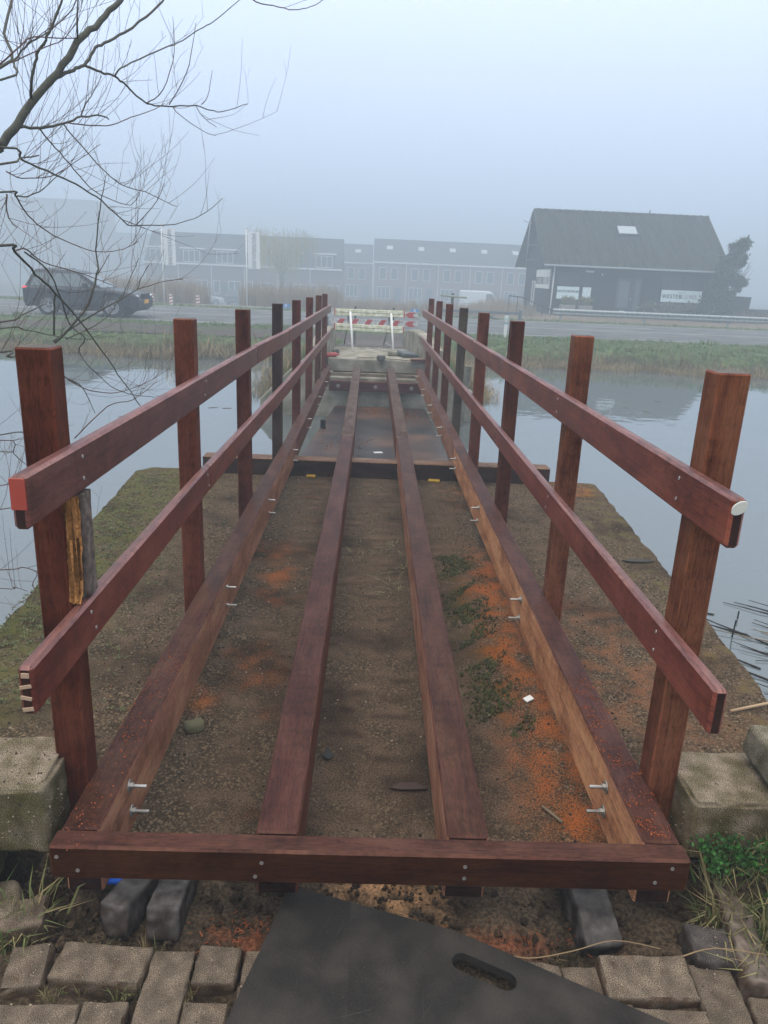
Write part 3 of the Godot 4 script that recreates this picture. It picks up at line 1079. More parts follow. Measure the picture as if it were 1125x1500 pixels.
	part(cb, "wedge", box_mesh(Vector3(0.07, 0.015, 0.05), 0.002, 0, [Color(0.5, 0.33, 0.05), Color(0.5, 0.33, 0.05), Color(0.5, 0.33, 0.05)]), M.rough_wood, at(-0.52, -0.056, 0.10, 0.1))
	part(cb, "wedge", box_mesh(Vector3(0.09, 0.015, 0.05), 0.002, 0, [Color(0.5, 0.33, 0.05), Color(0.5, 0.33, 0.05), Color(0.5, 0.33, 0.05)]), M.rough_wood, at(0.45, -0.056, 0.10, -0.1))
	# steel deck floating between slab and abutment
	var pl := thing("steel_pontoon", "rusty steel plate floating between the slab and far abutment", "steel plate", Vector3(0, -0.52, 0))
	st = new_st()
	var pts := PackedVector2Array([Vector2(-0.86, 6.02), Vector2(0.92, 6.02), Vector2(0.87, 11.4), Vector2(-0.50, 11.4)])
	prism(st, pts, 0.06, 0.01, Transform3D(Basis(Vector3(1, 0, 0), Vector3(0, 0, -1), Vector3(0, 1, 0)), Vector3.ZERO))
	var pm: StandardMaterial3D = M.rust.duplicate()
	pm.albedo_color = lin(0.13, 0.078, 0.056)
	pm.roughness = 0.45
	part(pl, "deck_plate", fin(st), pm)
	for p in [Vector2(-0.3, -7.4), Vector2(0.72, -7.9), Vector2(0.6, -7.2)]:
		var l := new_st(true)
		lathe(l, [Vector2(0, 0.003), Vector2(0.035, 0.003), Vector2(0.04, 0)], 12)
		part(pl, "hole_cover", fin(l), M.tyre, at(p.x, 0.0605, p.y))
	part(pl, "mooring_cleat", box_mesh(Vector3(0.06, 0.12, 0.06), 0.01), M.tyre, at(-0.57, 0.11, -9.6, 0.3))
	one("board", box_mesh(Vector3(0.11, 0.022, 1.1), 0.003, 2, [Color(0.17, 0.055, 0.045), Color(0.12, 0.04, 0.03), Color(0.2, 0.08, 0.05)]), M.wood, "reddish loose board lying on the rusty steel plate", "board", at(-0.06, -0.447, -7.2, 0.13))
	one("paper_scrap", box_mesh(Vector3(0.1, 0.01, 0.06), 0.003), M.white, "white scrap in the middle of the rusty steel plate", "scrap", at(0.13, -0.454, -8.3, 0.3))
	w = []
	tints = []
	for k in 900:
		var q: Array = [[-0.35, -7.2], [0.25, -6.9], [-0.2, -8.8], [0.5, -10.8], [0.0, -11.1], [0.6, -7.6]][rng.randi() % 6]
		w.append(Transform3D(rand_basis(rnd(0.006, 0.018)), Vector3(q[0] + rng.randfn(0, 0.14), -0.457, clampf(q[1] + rng.randfn(0, 0.22), -11.3, -6.2))))
		tints.append(Color(0.32, 0.10, 0.03) * rnd(0.5, 1.2))
	scatter(self, "sawdust", chip, M.gravel, w, tints, "orange sawdust drifts on the rusty steel plate", "sawdust")


# ---------- the bridge frame ----------
func bolt(parent: Node, p: Vector3, inward: float) -> void:
	var st := new_st()
	var xf := Transform3D(Basis(Vector3(0, -inward, 0), Vector3(inward, 0, 0), Vector3(0, 0, 1)), p)
	lathe(st, [Vector2(0.0, 0.046), Vector2(0.0046, 0.046), Vector2(0.005, 0.044), Vector2(0.005, -0.002)], 10, xf)
	var b := part(parent, "bolt", fin(st), M.zinc)
	st = new_st()
	lathe(st, [Vector2(0.0, 0.003), Vector2(0.017, 0.003), Vector2(0.0175, 0.0022), Vector2(0.0175, 0.0)], 14, xf)
	part(b, "washer", fin(st), M.zinc)
	st = new_st()
	lathe(st, [Vector2(0.0, 0.0125), Vector2(0.0085, 0.0125), Vector2(0.0098, 0.0115), Vector2(0.0098, 0.0032)], 6, xf)
	part(b, "nut", fin(st), M.zinc)


func screw(parent: Node, p: Vector3, n: Vector3) -> void:
	var st := new_st()
	var x := n.cross(Vector3.UP).normalized()
	lathe(st, [Vector2(0.0, 0.0004), Vector2(0.002, 0.0006), Vector2(0.0044, 0.0014), Vector2(0.0048, 0.0)], 10, Transform3D(Basis(x, n, x.cross(n)), p))
	part(parent, "screw", fin(st), M.zinc)


func timber(called: String, a: Vector3, b: Vector3, w: float, h: float, m: Material, cols: Array, bev := 0.005) -> MeshInstance3D:
	# a beam of width w (across) and height h whose top centre line runs from a to b
	var l := a.distance_to(b)
	var z := (a - b).normalized()
	var x := Vector3.UP.cross(z).normalized()
	var y := z.cross(x)
	var mesh := box_mesh(Vector3(w, h, l), bev, 2, cols)
	return part(bridge, called, mesh, m, Transform3D(Basis(x, y, z), (a + b) / 2 - y * h / 2))


func build_bridge() -> void:
	bridge = thing("footbridge", "unfinished reddish hardwood footbridge frame with posts and handrails", "footbridge", Vector3(0, 0.2, -1.4))
	bridge.rotation.x = -0.007
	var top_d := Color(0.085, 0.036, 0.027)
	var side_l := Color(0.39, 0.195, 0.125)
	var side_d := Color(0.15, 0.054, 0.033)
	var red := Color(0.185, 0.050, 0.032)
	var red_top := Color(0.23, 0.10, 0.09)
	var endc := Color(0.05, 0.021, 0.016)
	# coordinates of the frame: y 0 is the beam top, z 0 the front
	timber("front_beam", Vector3(-0.683, 0, -0.03), Vector3(0.778, 0, -0.03), 0.058, 0.09, M.wood, [top_d * 1.15, Color(0.062, 0.023, 0.011), Color(0.09, 0.045, 0.03)], 0.006)
	# outer beams in two lengths each, middle joists in two lengths each
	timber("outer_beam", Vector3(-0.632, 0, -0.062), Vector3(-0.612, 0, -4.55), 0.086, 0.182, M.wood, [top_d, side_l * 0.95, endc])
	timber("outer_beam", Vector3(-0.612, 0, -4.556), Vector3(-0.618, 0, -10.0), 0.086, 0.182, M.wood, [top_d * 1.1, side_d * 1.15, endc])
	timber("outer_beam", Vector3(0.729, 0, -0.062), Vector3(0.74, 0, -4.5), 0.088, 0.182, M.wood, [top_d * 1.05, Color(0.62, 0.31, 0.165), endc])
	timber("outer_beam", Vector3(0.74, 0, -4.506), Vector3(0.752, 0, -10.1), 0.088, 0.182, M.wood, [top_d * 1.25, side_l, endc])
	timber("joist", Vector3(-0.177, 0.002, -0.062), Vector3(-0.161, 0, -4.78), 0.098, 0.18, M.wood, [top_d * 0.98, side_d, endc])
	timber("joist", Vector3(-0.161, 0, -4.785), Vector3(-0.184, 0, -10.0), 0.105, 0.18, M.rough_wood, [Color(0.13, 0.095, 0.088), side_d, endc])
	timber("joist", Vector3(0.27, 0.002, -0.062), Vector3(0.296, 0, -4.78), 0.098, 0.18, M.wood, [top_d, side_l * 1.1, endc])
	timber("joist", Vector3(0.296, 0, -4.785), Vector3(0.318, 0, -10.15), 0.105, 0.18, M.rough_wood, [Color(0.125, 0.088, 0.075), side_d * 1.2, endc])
	# posts
	var zl := [-1.66, -2.98, -4.33, -5.74, -7.15, -8.55, -9.9, -11.1]
	var zr := [-1.71, -2.95, -4.32, -5.65, -6.95, -8.25, -9.55, -10.9]
	var topl := [1.276, 1.272, 1.258, 1.25, 1.24, 1.236, 1.232, 1.232]
	var posts := {}
	for k in 8:
		for s in [-1, 1]:
			var z: float = (zl[k] if s < 0 else zr[k]) + 1.4
			var x: float = -0.673 - 0.037 if s < 0 else 0.773 + 0.037
			x += 0.007 * k if s < 0 and k > 2 else 0.0
			x += 0.003 * k if s > 0 else 0.0
			var tw := rnd(0.6, 1.2)
			var tint := red.lerp(side_d, rng.randf()) * tw
			if s > 0 and k == 4:
				tint = Color(0.1, 0.085, 0.07)
			if s < 0 and k == 3:
				tint = Color(0.065, 0.042, 0.036)
			var side2 := tint
			if s > 0 and k < 2:
				side2 = Color(0.20, 0.075, 0.040)
			var h: float = topl[k] - 0.2 + 0.21
			var m := box_mesh(Vector3(0.074, h, 0.074), 0.004, 1, [tint, side2, Color(0.14, 0.12, 0.105)])
			var lean := rnd(-0.006, 0.006)
			if k == 0:
				lean = 0.0
			posts[[s, k]] = part(bridge, "post", m, M.wood, at(x, topl[k] - 0.2 - h / 2, z, rnd(-0.02, 0.02), 0.007 + lean, lean * 0.7))
			# bolts through beam and post
			var bx := -0.588 + 0.004 * k * (0.75 if k < 4 else 0.5) if s < 0 else 0.683 + 0.003 * k
			if k == 0:
				bx = -0.588 if s < 0 else 0.6835
			var bz := z + rnd(-0.012, 0.012) - 0.03
			bolt(bridge, Vector3(bx - 0.001 * s * -1, -0.05 + rnd(-0.004, 0.004), bz), -s)
			bolt(bridge, Vector3(bx - 0.001 * s * -1, -0.132 + rnd(-0.004, 0.004), bz + rnd(-0.01, 0.01)), -s)
	posts[[-1, 0]].set_meta("label", "front post with a splintered orange inner edge")
	# rails: upper and lower on each side, butted on the posts
	var rails := [
		[-0.655, 0.862, [0.022, -2.97, -4.45, -7.2, -10.5], "upper"],
		[-0.655, 0.488, [0.072, -1.62, -4.4, -7.1, -10.5], "lower"],
		[0.754, 0.852, [-0.04, -4.27, -7.0, -10.4], "upper"],
		[0.754, 0.458, [0.03, -2.9, -5.6, -10.4], "lower"]]
	for r in rails:
		var zs: Array = r[2]
		for i in zs.size() - 1:
			var xa: float = r[0]
			var xb: float = r[0] + (0.028 if r[0] < 0 and i > 0 else 0.0)
			var x0 := xa + (0.028 if r[0] < 0 and i > 1 else 0.0)
			if r[0] > 0:
				x0 += 0.003 * -zs[i]
				xb += 0.003 * -zs[i + 1]
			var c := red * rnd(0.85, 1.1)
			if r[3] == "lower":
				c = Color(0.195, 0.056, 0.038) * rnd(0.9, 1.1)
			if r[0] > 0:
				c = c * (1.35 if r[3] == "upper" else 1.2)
			var e := endc
			if r[0] < 0 and r[3] == "upper" and i == 0:
				c = Color(0.15, 0.058, 0.048)
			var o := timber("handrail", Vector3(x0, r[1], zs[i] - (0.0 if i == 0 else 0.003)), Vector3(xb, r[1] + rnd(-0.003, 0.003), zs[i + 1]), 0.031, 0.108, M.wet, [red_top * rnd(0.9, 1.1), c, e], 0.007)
			o.set_meta("label", "%s handrail board" % r[3])
			# two screws at each post that the board covers
			for k in 8:
				var z: float = (zl[k] if r[0] < 0 else zr[k]) + 1.4
				if z < zs[i] - 0.01 and z > zs[i + 1] + 0.02:
					var t: float = (zs[i] - z) / (zs[i] - zs[i + 1])
					var sx: float = lerpf(x0, xb, t) + (0.0157 if r[0] < 0 else -0.0157)
					for dy in [-0.028, -0.078]:
						screw(o, o.transform.affine_inverse() * Vector3(sx, r[1] + dy, z + rnd(-0.015, 0.015)), Vector3(1 if r[0] < 0 else -1, 0, 0))
	# end marks on the boards
	part(bridge, "end_paint", box_mesh(Vector3(0.0295, 0.062, 0.003), 0.001), std(lin(0.36, 0.06, 0.04), 0.6), at(-0.655, 0.862 - 0.036, 0.0235))
	var dab := PackedVector2Array()
	for k in 16:
		var t := TAU * k / 16
		dab.append(Vector2(0.015 * clampf(1.15 * cos(t), -1.0, 1.0), 0.014 * sin(t) + 0.006 * cos(t)))
	var dst := new_st()
	prism(dst, dab, 0.002, 0.0008)
	part(bridge, "paint_dab", fin(dst), std(lin(0.55, 0.56, 0.5), 0.6), at(0.754, 0.852 - 0.020, -0.038))
	for k in 4:
		part(bridge, "pale_chip", box_mesh(Vector3(0.025 * rnd(0.6, 1.0), 0.010 * rnd(0.7, 1.2), 0.003), 0.0012), std(lin(0.42, 0.29, 0.2), 0.9), at(-0.655 + rnd(-0.003, 0.003), 0.488 - 0.018 - 0.025 * k, 0.0735, 0, 0, rnd(-0.2, 0.2)))
	# screws in the front beam
	for p in [Vector2(-0.665, -0.028), Vector2(-0.62, -0.064), Vector2(-0.205, -0.032), Vector2(-0.22, -0.070), Vector2(0.258, -0.03), Vector2(0.258, -0.062), Vector2(0.735, -0.022), Vector2(0.70, -0.062)]:
		screw(bridge, Vector3(p.x, p.y, -0.0008), Vector3(0, 0, 1))
	# the splintered edge of the left front post: torn orange wood with a grey sliver behind it
	var st := new_st()
	var rows := 40
	var prev := []
	for i in rows + 1:
		var t := float(i) / rows
		var y := lerpf(0.745, 0.50, t)
		var w := 0.022 * (1.0 - 0.35 * t) * smoothstep(0.0, 0.04, 1.0 - t) + 0.002
		var ring := []
		for k in 13:
			var q := k / 12.0
			ring.append(Vector3(-0.674 + 0.020 * q + 0.006 * sin(q * PI) + 0.0030 * sin(k * 2.3 + i * 0.09) + rnd(-0.0009, 0.0009), y - (0.012 * rnd(0.0, 1.0) if i == rows else 0.0), -0.221 - q * (w * 1.9 + rnd(-0.001, 0.001)) + 0.004 * t + 0.003 * sin(i * 0.55) * q))
		if prev.size():
			for k in 12:
				st.set_color(Color(0.36, 0.165, 0.055) * [0.25, 1.0, 0.6, 1.25, 0.4, 0.9, 0.55, 1.2, 0.7, 0.35, 1.1, 0.5][(k + (i / 17) * 5) % 12] * rnd(0.75, 1.2))
				quad(st, prev[k], ring[k], ring[k + 1], prev[k + 1])
		prev = ring
	part(bridge, "splinter", fin(st), M.dry)
	part(bridge, "torn_sliver", rough_box(Vector3(0.034, 0.25, 0.052), Vector3i(4, 14, 5), 0.003, 0.003, 12.0, 88), std(lin(0.20, 0.155, 0.13), 0.85, noise_tex(0.02, 0.6, 1.0, 90, 7), 3.0), at(-0.660, 0.622, -0.287))
	# saw dust on the beam tops
	var chip := box_mesh(Vector3(1, 0.35, 0.55), 0.1)
	var w2 := []
	var tints := []
	var heaps := []
	for k in 70:
		heaps.append(Vector2(rnd(-0.04, 0.04), rng.randf()))
	for k in 2600:
		var q := rng.randf()
		var x := 0.0
		var z := 0.0
		var hp: Vector2 = heaps[rng.randi() % heaps.size()]
		if q < 0.42:
			x = 0.73 + clampf(hp.x + rng.randfn(0, 0.012), -0.042, 0.042)
			z = -0.08 - 0.75 * pow(hp.y, 1.2) + rng.randfn(0, 0.008)
		elif q < 0.62:
			x = -0.63 + clampf(hp.x + rng.randfn(0, 0.016), -0.042, 0.042)
			z = -0.02 - 0.9 * hp.y + rng.randfn(0, 0.02)
		else:
			var c: Array = [[0.735, -1.7], [0.738, -2.5], [0.74, -4.0], [0.745, -5.4], [0.748, -7.3], [0.75, -9.3], [-0.614, -2.7], [-0.612, -4.1], [-0.615, -5.6], [-0.616, -7.4]][rng.randi() % 10]
			x = clampf(c[0] + rnd(-0.04, 0.04), -0.65, 0.785)
			z = c[1] + rng.randfn(0, 0.25)
		w2.append(Transform3D(rand_basis(0.001 + 0.0042 * pow(rng.randf(), 2.2)), Vector3(x, 0.001, z)))
		tints.append(Color(0.32, 0.085, 0.028) * rnd(0.35, 1.3))
	scatter(bridge, "sawdust", chip, M.gravel, w2, tints)


func build_mat() -> void:
	# black plastic ground plate with a slot handle
	var o := thing("ground_plate", "black plastic ground plate with a slot handle on the bricks", "ground plate", Vector3(0, 0.018, 0), 0.0)
	var slot := []
	var c0 := Vector2(0.248, 1.277)
	var c1 := Vector2(0.336, 1.232)
	var dir := (c1 - c0).normalized()
	var nrm := Vector2(-dir.y, dir.x)
	for k in 9:
		var t := PI * k / 8.0
		slot.append(c1 + (nrm * cos(t) + dir * sin(t)) * 0.023)
	for k in 9:
		var t := PI * k / 8.0
		slot.append(c0 + (-nrm * cos(t) - dir * sin(t)) * 0.023)
	var outer := [Vector2(-0.150, 1.470), Vector2(-0.142, 1.479), Vector2(-0.130, 1.477), Vector2(0.25, 1.355)]
	outer.append_array([Vector2(0.655, 1.142), Vector2(1.15, 0.88), Vector2(0.95, 0.55), Vector2(-0.39, 0.55)])
	# split into two outlines so that the slot stays open
	var st := new_st()
	var to3 := Transform3D(Basis(Vector3(1, 0, 0), Vector3(0, 0, -1), Vector3(0, 1, 0)), Vector3.ZERO)
	var ringpts := []
	var poly := PackedVector2Array(outer)
	if Geometry2D.is_polygon_clockwise(poly):
		poly.reverse()
	var hole := PackedVector2Array(slot)
	if not Geometry2D.is_polygon_clockwise(hole):
		hole.reverse()
	# keyhole outline
	var bi := 0
	var bj := 0
	var best := 1e9
	for i in poly.size():
		for j in hole.size():
			var d := poly[i].distance_to(hole[j])
			if d < best:
				best = d
				bi = i
				bj = j
	var key := PackedVector2Array()
	for i in poly.size() + 1:
		key.append(poly[(bi + i) % poly.size()])
	for j in hole.size() + 1:
		key.append(hole[(bj + j) % hole.size()])
	key[0] += (key[1] - key[0]).normalized() * 0.0004
	key[key.size() - 1] = hole[bj] + (hole[(bj + hole.size() - 1) % hole.size()] - hole[bj]).normalized() * 0.0004
	var idx := Geometry2D.triangulate_polygon(key)
	var y := 0.0105
	for i in range(0, idx.size(), 3):
		var a := key[idx[i]]
		var b := key[idx[i + 1]]
		var c := key[idx[i + 2]]
		if (b - a).cross(c - a) < 0:
			var t := b
			b = c
			c = t
		tri(st, to3 * Vector3(a.x, a.y, y), to3 * Vector3(b.x, b.y, y), to3 * Vector3(c.x, c.y, y))
		tri(st, to3 * Vector3(a.x, a.y, -y), to3 * Vector3(c.x, c.y, -y), to3 * Vector3(b.x, b.y, -y))
	for loop in [poly, hole]:
		for i in loop.size():
			var a: Vector2 = loop[i]
			var b: Vector2 = loop[(i + 1) % loop.size()]
			quad(st, to3 * Vector3(a.x, a.y, -y), to3 * Vector3(b.x, b.y, -y), to3 * Vector3(b.x, b.y, y), to3 * Vector3(a.x, a.y, y))
	part(o, "plate", fin(st), M.plate)
	one("plastic_scrap", box_mesh(Vector3(0.05, 0.01, 0.03), 0.003), M.blue, "bright blue plastic scrap under the left end of front beam", "scrap", at(-0.575, 0.0, -1.52, 0.0))
	var w := []
	var tints := []
	var chip := box_mesh(Vector3(1, 0.1, 0.16), 0.02)
	for k in 170:
		var a := rng.randf() < 0.6
		w.append(Transform3D(Basis.from_euler(Vector3(rnd(-0.5, 0.5), rnd(0, TAU), rnd(-0.5, 0.5))).scaled(Vector3.ONE * rnd(0.004, 0.014)), Vector3((-0.25 if a else 0.38) + rng.randfn(0, 0.05 if a else 0.12), -0.02 + rnd(0, 0.014), -1.385 + rng.randfn(0, 0.022))))
		tints.append(Color(0.24, 0.068, 0.026) * rnd(0.35, 1.2))
	scatter(self, "wood_shavings", chip, M.gravel, w, tints, "orange wood shavings on the soil in front of the beam", "shavings")


func build_abutment() -> void:
	var o := thing("abutment", "weathered concrete abutment with two wing walls at the far end", "abutment", Vector3(0, 0, -11.5))
	# front wall with sloping shoulders
	part(o, "front_wall", prism_mesh([Vector2(-1.645, -1.4), Vector2(-1.645, -0.42), Vector2(-1.5, -0.27), Vector2(-1.2, 0.03), Vector2(-0.72, 0.42), Vector2(-0.66, -0.04), Vector2(0.88, -0.04), Vector2(0.95, 0.42), Vector2(1.25, 0.08), Vector2(1.7, -0.3), Vector2(1.75, -0.45), Vector2(1.75, -1.4)], 0.14, 0.015), M.old_concrete, at(0, 0, -0.14))
	part(o, "deck_edge", box_mesh(Vector3(1.5, 0.2, 0.3), 0.012), M.old_concrete, at(0.11, 0.115, -0.34))
	part(o, "sill_board", box_mesh(Vector3(1.46, 0.085, 0.05), 0.008, 0, [Color(0.3, 0.25, 0.2), Color(0.25, 0.22, 0.18), Color(0.2, 0.15, 0.1)]), M.rough_wood, at(0.11, -0.03, -0.14))
	var led := part(o, "ledger_beam", box_mesh(Vector3(1.42, 0.15, 0.07), 0.006, 0, [Color(0.16, 0.06, 0.04), Color(0.12, 0.035, 0.028), Color(0.12, 0.05, 0.03)]), M.wood, at(0.11, -0.165, 0.05))
	for x in [-0.52, 0.04, 0.58]:
		var b := new_st()
		lathe(b, [Vector2(0, 0.022), Vector2(0.014, 0.022), Vector2(0.016, 0.006), Vector2(0.03, 0.005), Vector2(0.03, 0)], 10, Transform3D(Basis(Vector3(1, 0, 0), Vector3(0, 0, 1), Vector3(0, -1, 0)), Vector3(x - 0.05, 0.0, 0.036)))
		part(led, "bolt", fin(b), M.zinc)
	part(o, "deck", box_mesh(Vector3(1.5, 0.2, 1.75), 0.01), M.old_concrete, at(0.11, 0.112, -1.37))
	# wing walls, round-topped at the far end
	var wing := [Vector2(0, -0.9), Vector2(0, 0.40), Vector2(0.5, 0.52), Vector2(1.2, 0.58), Vector2(1.7, 0.585), Vector2(1.95, 0.56), Vector2(2.15, 0.5), Vector2(2.28, 0.40), Vector2(2.33, 0.25), Vector2(2.33, -0.9)]
	for s in [-0.80, 1.02]:
		var st := new_st()
		prism(st, PackedVector2Array(wing), 0.09, 0.02, Transform3D(Basis(Vector3(0, 0, -1), Vector3(0, 1, 0), Vector3(1, 0, 0)).rotated(Vector3.UP, -0.045 if s < 0 else 0.15), Vector3(s, 0, 0)))
		part(o, "wing_wall", fin(st), M.old_concrete)
	# odds and ends on the deck
	one("plastic_bottle", _bottle(), M.red, "red plastic bottle lying at the left edge of the far deck", "bottle", Transform3D(Basis(Vector3.FORWARD, PI / 2 - 0.1), Vector3(-0.58, 0.245, -11.85)))
	one("brick_piece", rough_box(Vector3(0.11, 0.09, 0.1), Vector3i(5, 4, 5), 0.012, 0.006, 12, 601), M.grey_wood, "dark block standing against the left wing wall", "block", at(-0.54, 0.255, -12.2))
	one("brick_piece", rough_box(Vector3(0.12, 0.08, 0.1), Vector3i(5, 4, 5), 0.012, 0.006, 12, 602), M.grey_wood, "brown half brick in the middle of the far deck edge", "brick", at(0.17, 0.25, -11.62, 0.2))
	one("stone_slab", rough_box(Vector3(0.2, 0.08, 0.16), Vector3i(7, 4, 6), 0.012, 0.006, 12, 603), M.old_concrete, "tan brick beside the dark tile on the far deck", "brick", at(0.39, 0.25, -12.4, 0.1))
	one("roof_tile", rough_box(Vector3(0.28, 0.06, 0.28), Vector3i(8, 3, 8), 0.012, 0.006, 8, 604), std(lin(0.09, 0.1, 0.105), 0.6), "dark grey tile lying tilted near the right wing wall", "tile", at(0.6, 0.26, -12.3, 0.4, 0.12, -0.1))
	one("board", box_mesh(Vector3(0.26, 0.035, 0.09), 0.004, 0, [Color(0.2, 0.09, 0.06), Color(0.15, 0.07, 0.05), Color(0.2, 0.1, 0.06)]), M.wood, "short reddish offcut at the right corner of far deck", "board", at(0.75, 0.235, -11.65, 0.1))
	var st2 := new_st()
	tube(st2, smooth_path([Vector3(-0.2, 0.225, -11.75), Vector3(0.1, 0.24, -11.72), Vector3(0.4, 0.228, -11.7), Vector3(0.75, 0.235, -11.8), Vector3(0.84, 0.45, -12.1)], 5), 0.006, 0.006, 5)
	one("rope", fin(st2), M.twig, "thin dark cord lying across the far deck", "cord")
	# trestle barrier with pale boards
	var b := thing("road_barrier", "yellowed white trestle barrier with two boards on metal legs", "barrier", Vector3(-0.03, 0.215, -13.05))
	for yy in [0.62, 0.375]:
		var bd := part(b, "board", box_mesh(Vector3(1.16, 0.107, 0.03), 0.004), M.yellow_white, at(0, yy, 0.02, 0, 0, -0.012 if yy < 0.5 else 0.006))
		part(bd, "groove", box_mesh(Vector3(1.15, 0.006, 0.004), 0.001), M.grey_wood, at(0, 0.0, 0.0165))
		for s in [-1, 1]:
			part(bd, "red_end", box_mesh(Vector3(0.018, 0.112, 0.034), 0.002), M.red, at(s * 0.578, 0, 0))
	for x in [-0.32, 0.36]:
		part(b, "leg", rod(Vector3(x, 0.63, 0.06), Vector3(x + 0.06, 0.0, 0.2), 0.019), M.white)
		part(b, "leg", rod(Vector3(x, 0.63, -0.03), Vector3(x - 0.10, 0.07, -0.28), 0.014), M.galv)
		part(b, "brace", rod(Vector3(x - 0.085, 0.12, -0.24), Vector3(x + 0.05, 0.10, 0.17), 0.009), M.galv)
		part(b, "clamp", box_mesh(Vector3(0.045, 0.3, 0.03), 0.005), M.galv, at(x - 0.03, 0.48, -0.012))
	# red and white arrow boards further back
	var c := thing("arrow_barrier", "red and white arrow boards on dark posts behind the trestle", "barrier", Vector3(0.0, -0.24, -17.6))
	for yy in [0.85, 0.655]:
		var bd := part(c, "board", box_mesh(Vector3(1.95, 0.135, 0.025), 0.003), M.paint, at(0.08, yy, 0))
		for k in 5:
			var x := -0.86 + 0.31 * k
			part(bd, "red_stripe", prism_mesh([Vector2(x, -0.064), Vector2(x + 0.12, -0.064), Vector2(x + 0.2, 0.064), Vector2(x + 0.08, 0.064)], 0.002, 0.0), M.red, at(0, 0, 0.0145))
		part(bd, "red_arrow", prism_mesh([Vector2(0.69, 0), Vector2(0.77, 0.064), Vector2(0.92, 0.064), Vector2(0.85, 0.0), Vector2(0.92, -0.064), Vector2(0.77, -0.064)], 0.002, 0.0), M.red, at(0, 0, 0.0145))
	for x in [-0.36, 0.5]:
		part(c, "post", box_mesh(Vector3(0.045, 1.1, 0.045), 0.004), M.grey_wood, at(x, 0.45, -0.04))
	one("bollard", box_mesh(Vector3(0.1, 0.85, 0.1), 0.006), std(lin(0.07, 0.085, 0.1), 0.6), "dark blue grey square post left of the barriers", "post", at(-0.98, 0.12, -17.0))


func _bottle() -> ArrayMesh:
	var st := new_st(true)
	lathe(st, [Vector2(0, 0.11), Vector2(0.014, 0.11), Vector2(0.016, 0.08), Vector2(0.034, 0.055), Vector2(0.036, 0.02), Vector2(0.033, -0.03), Vector2(0.036, -0.08), Vector2(0.034, -0.1), Vector2(0, -0.104)], 12)
	return fin(st)


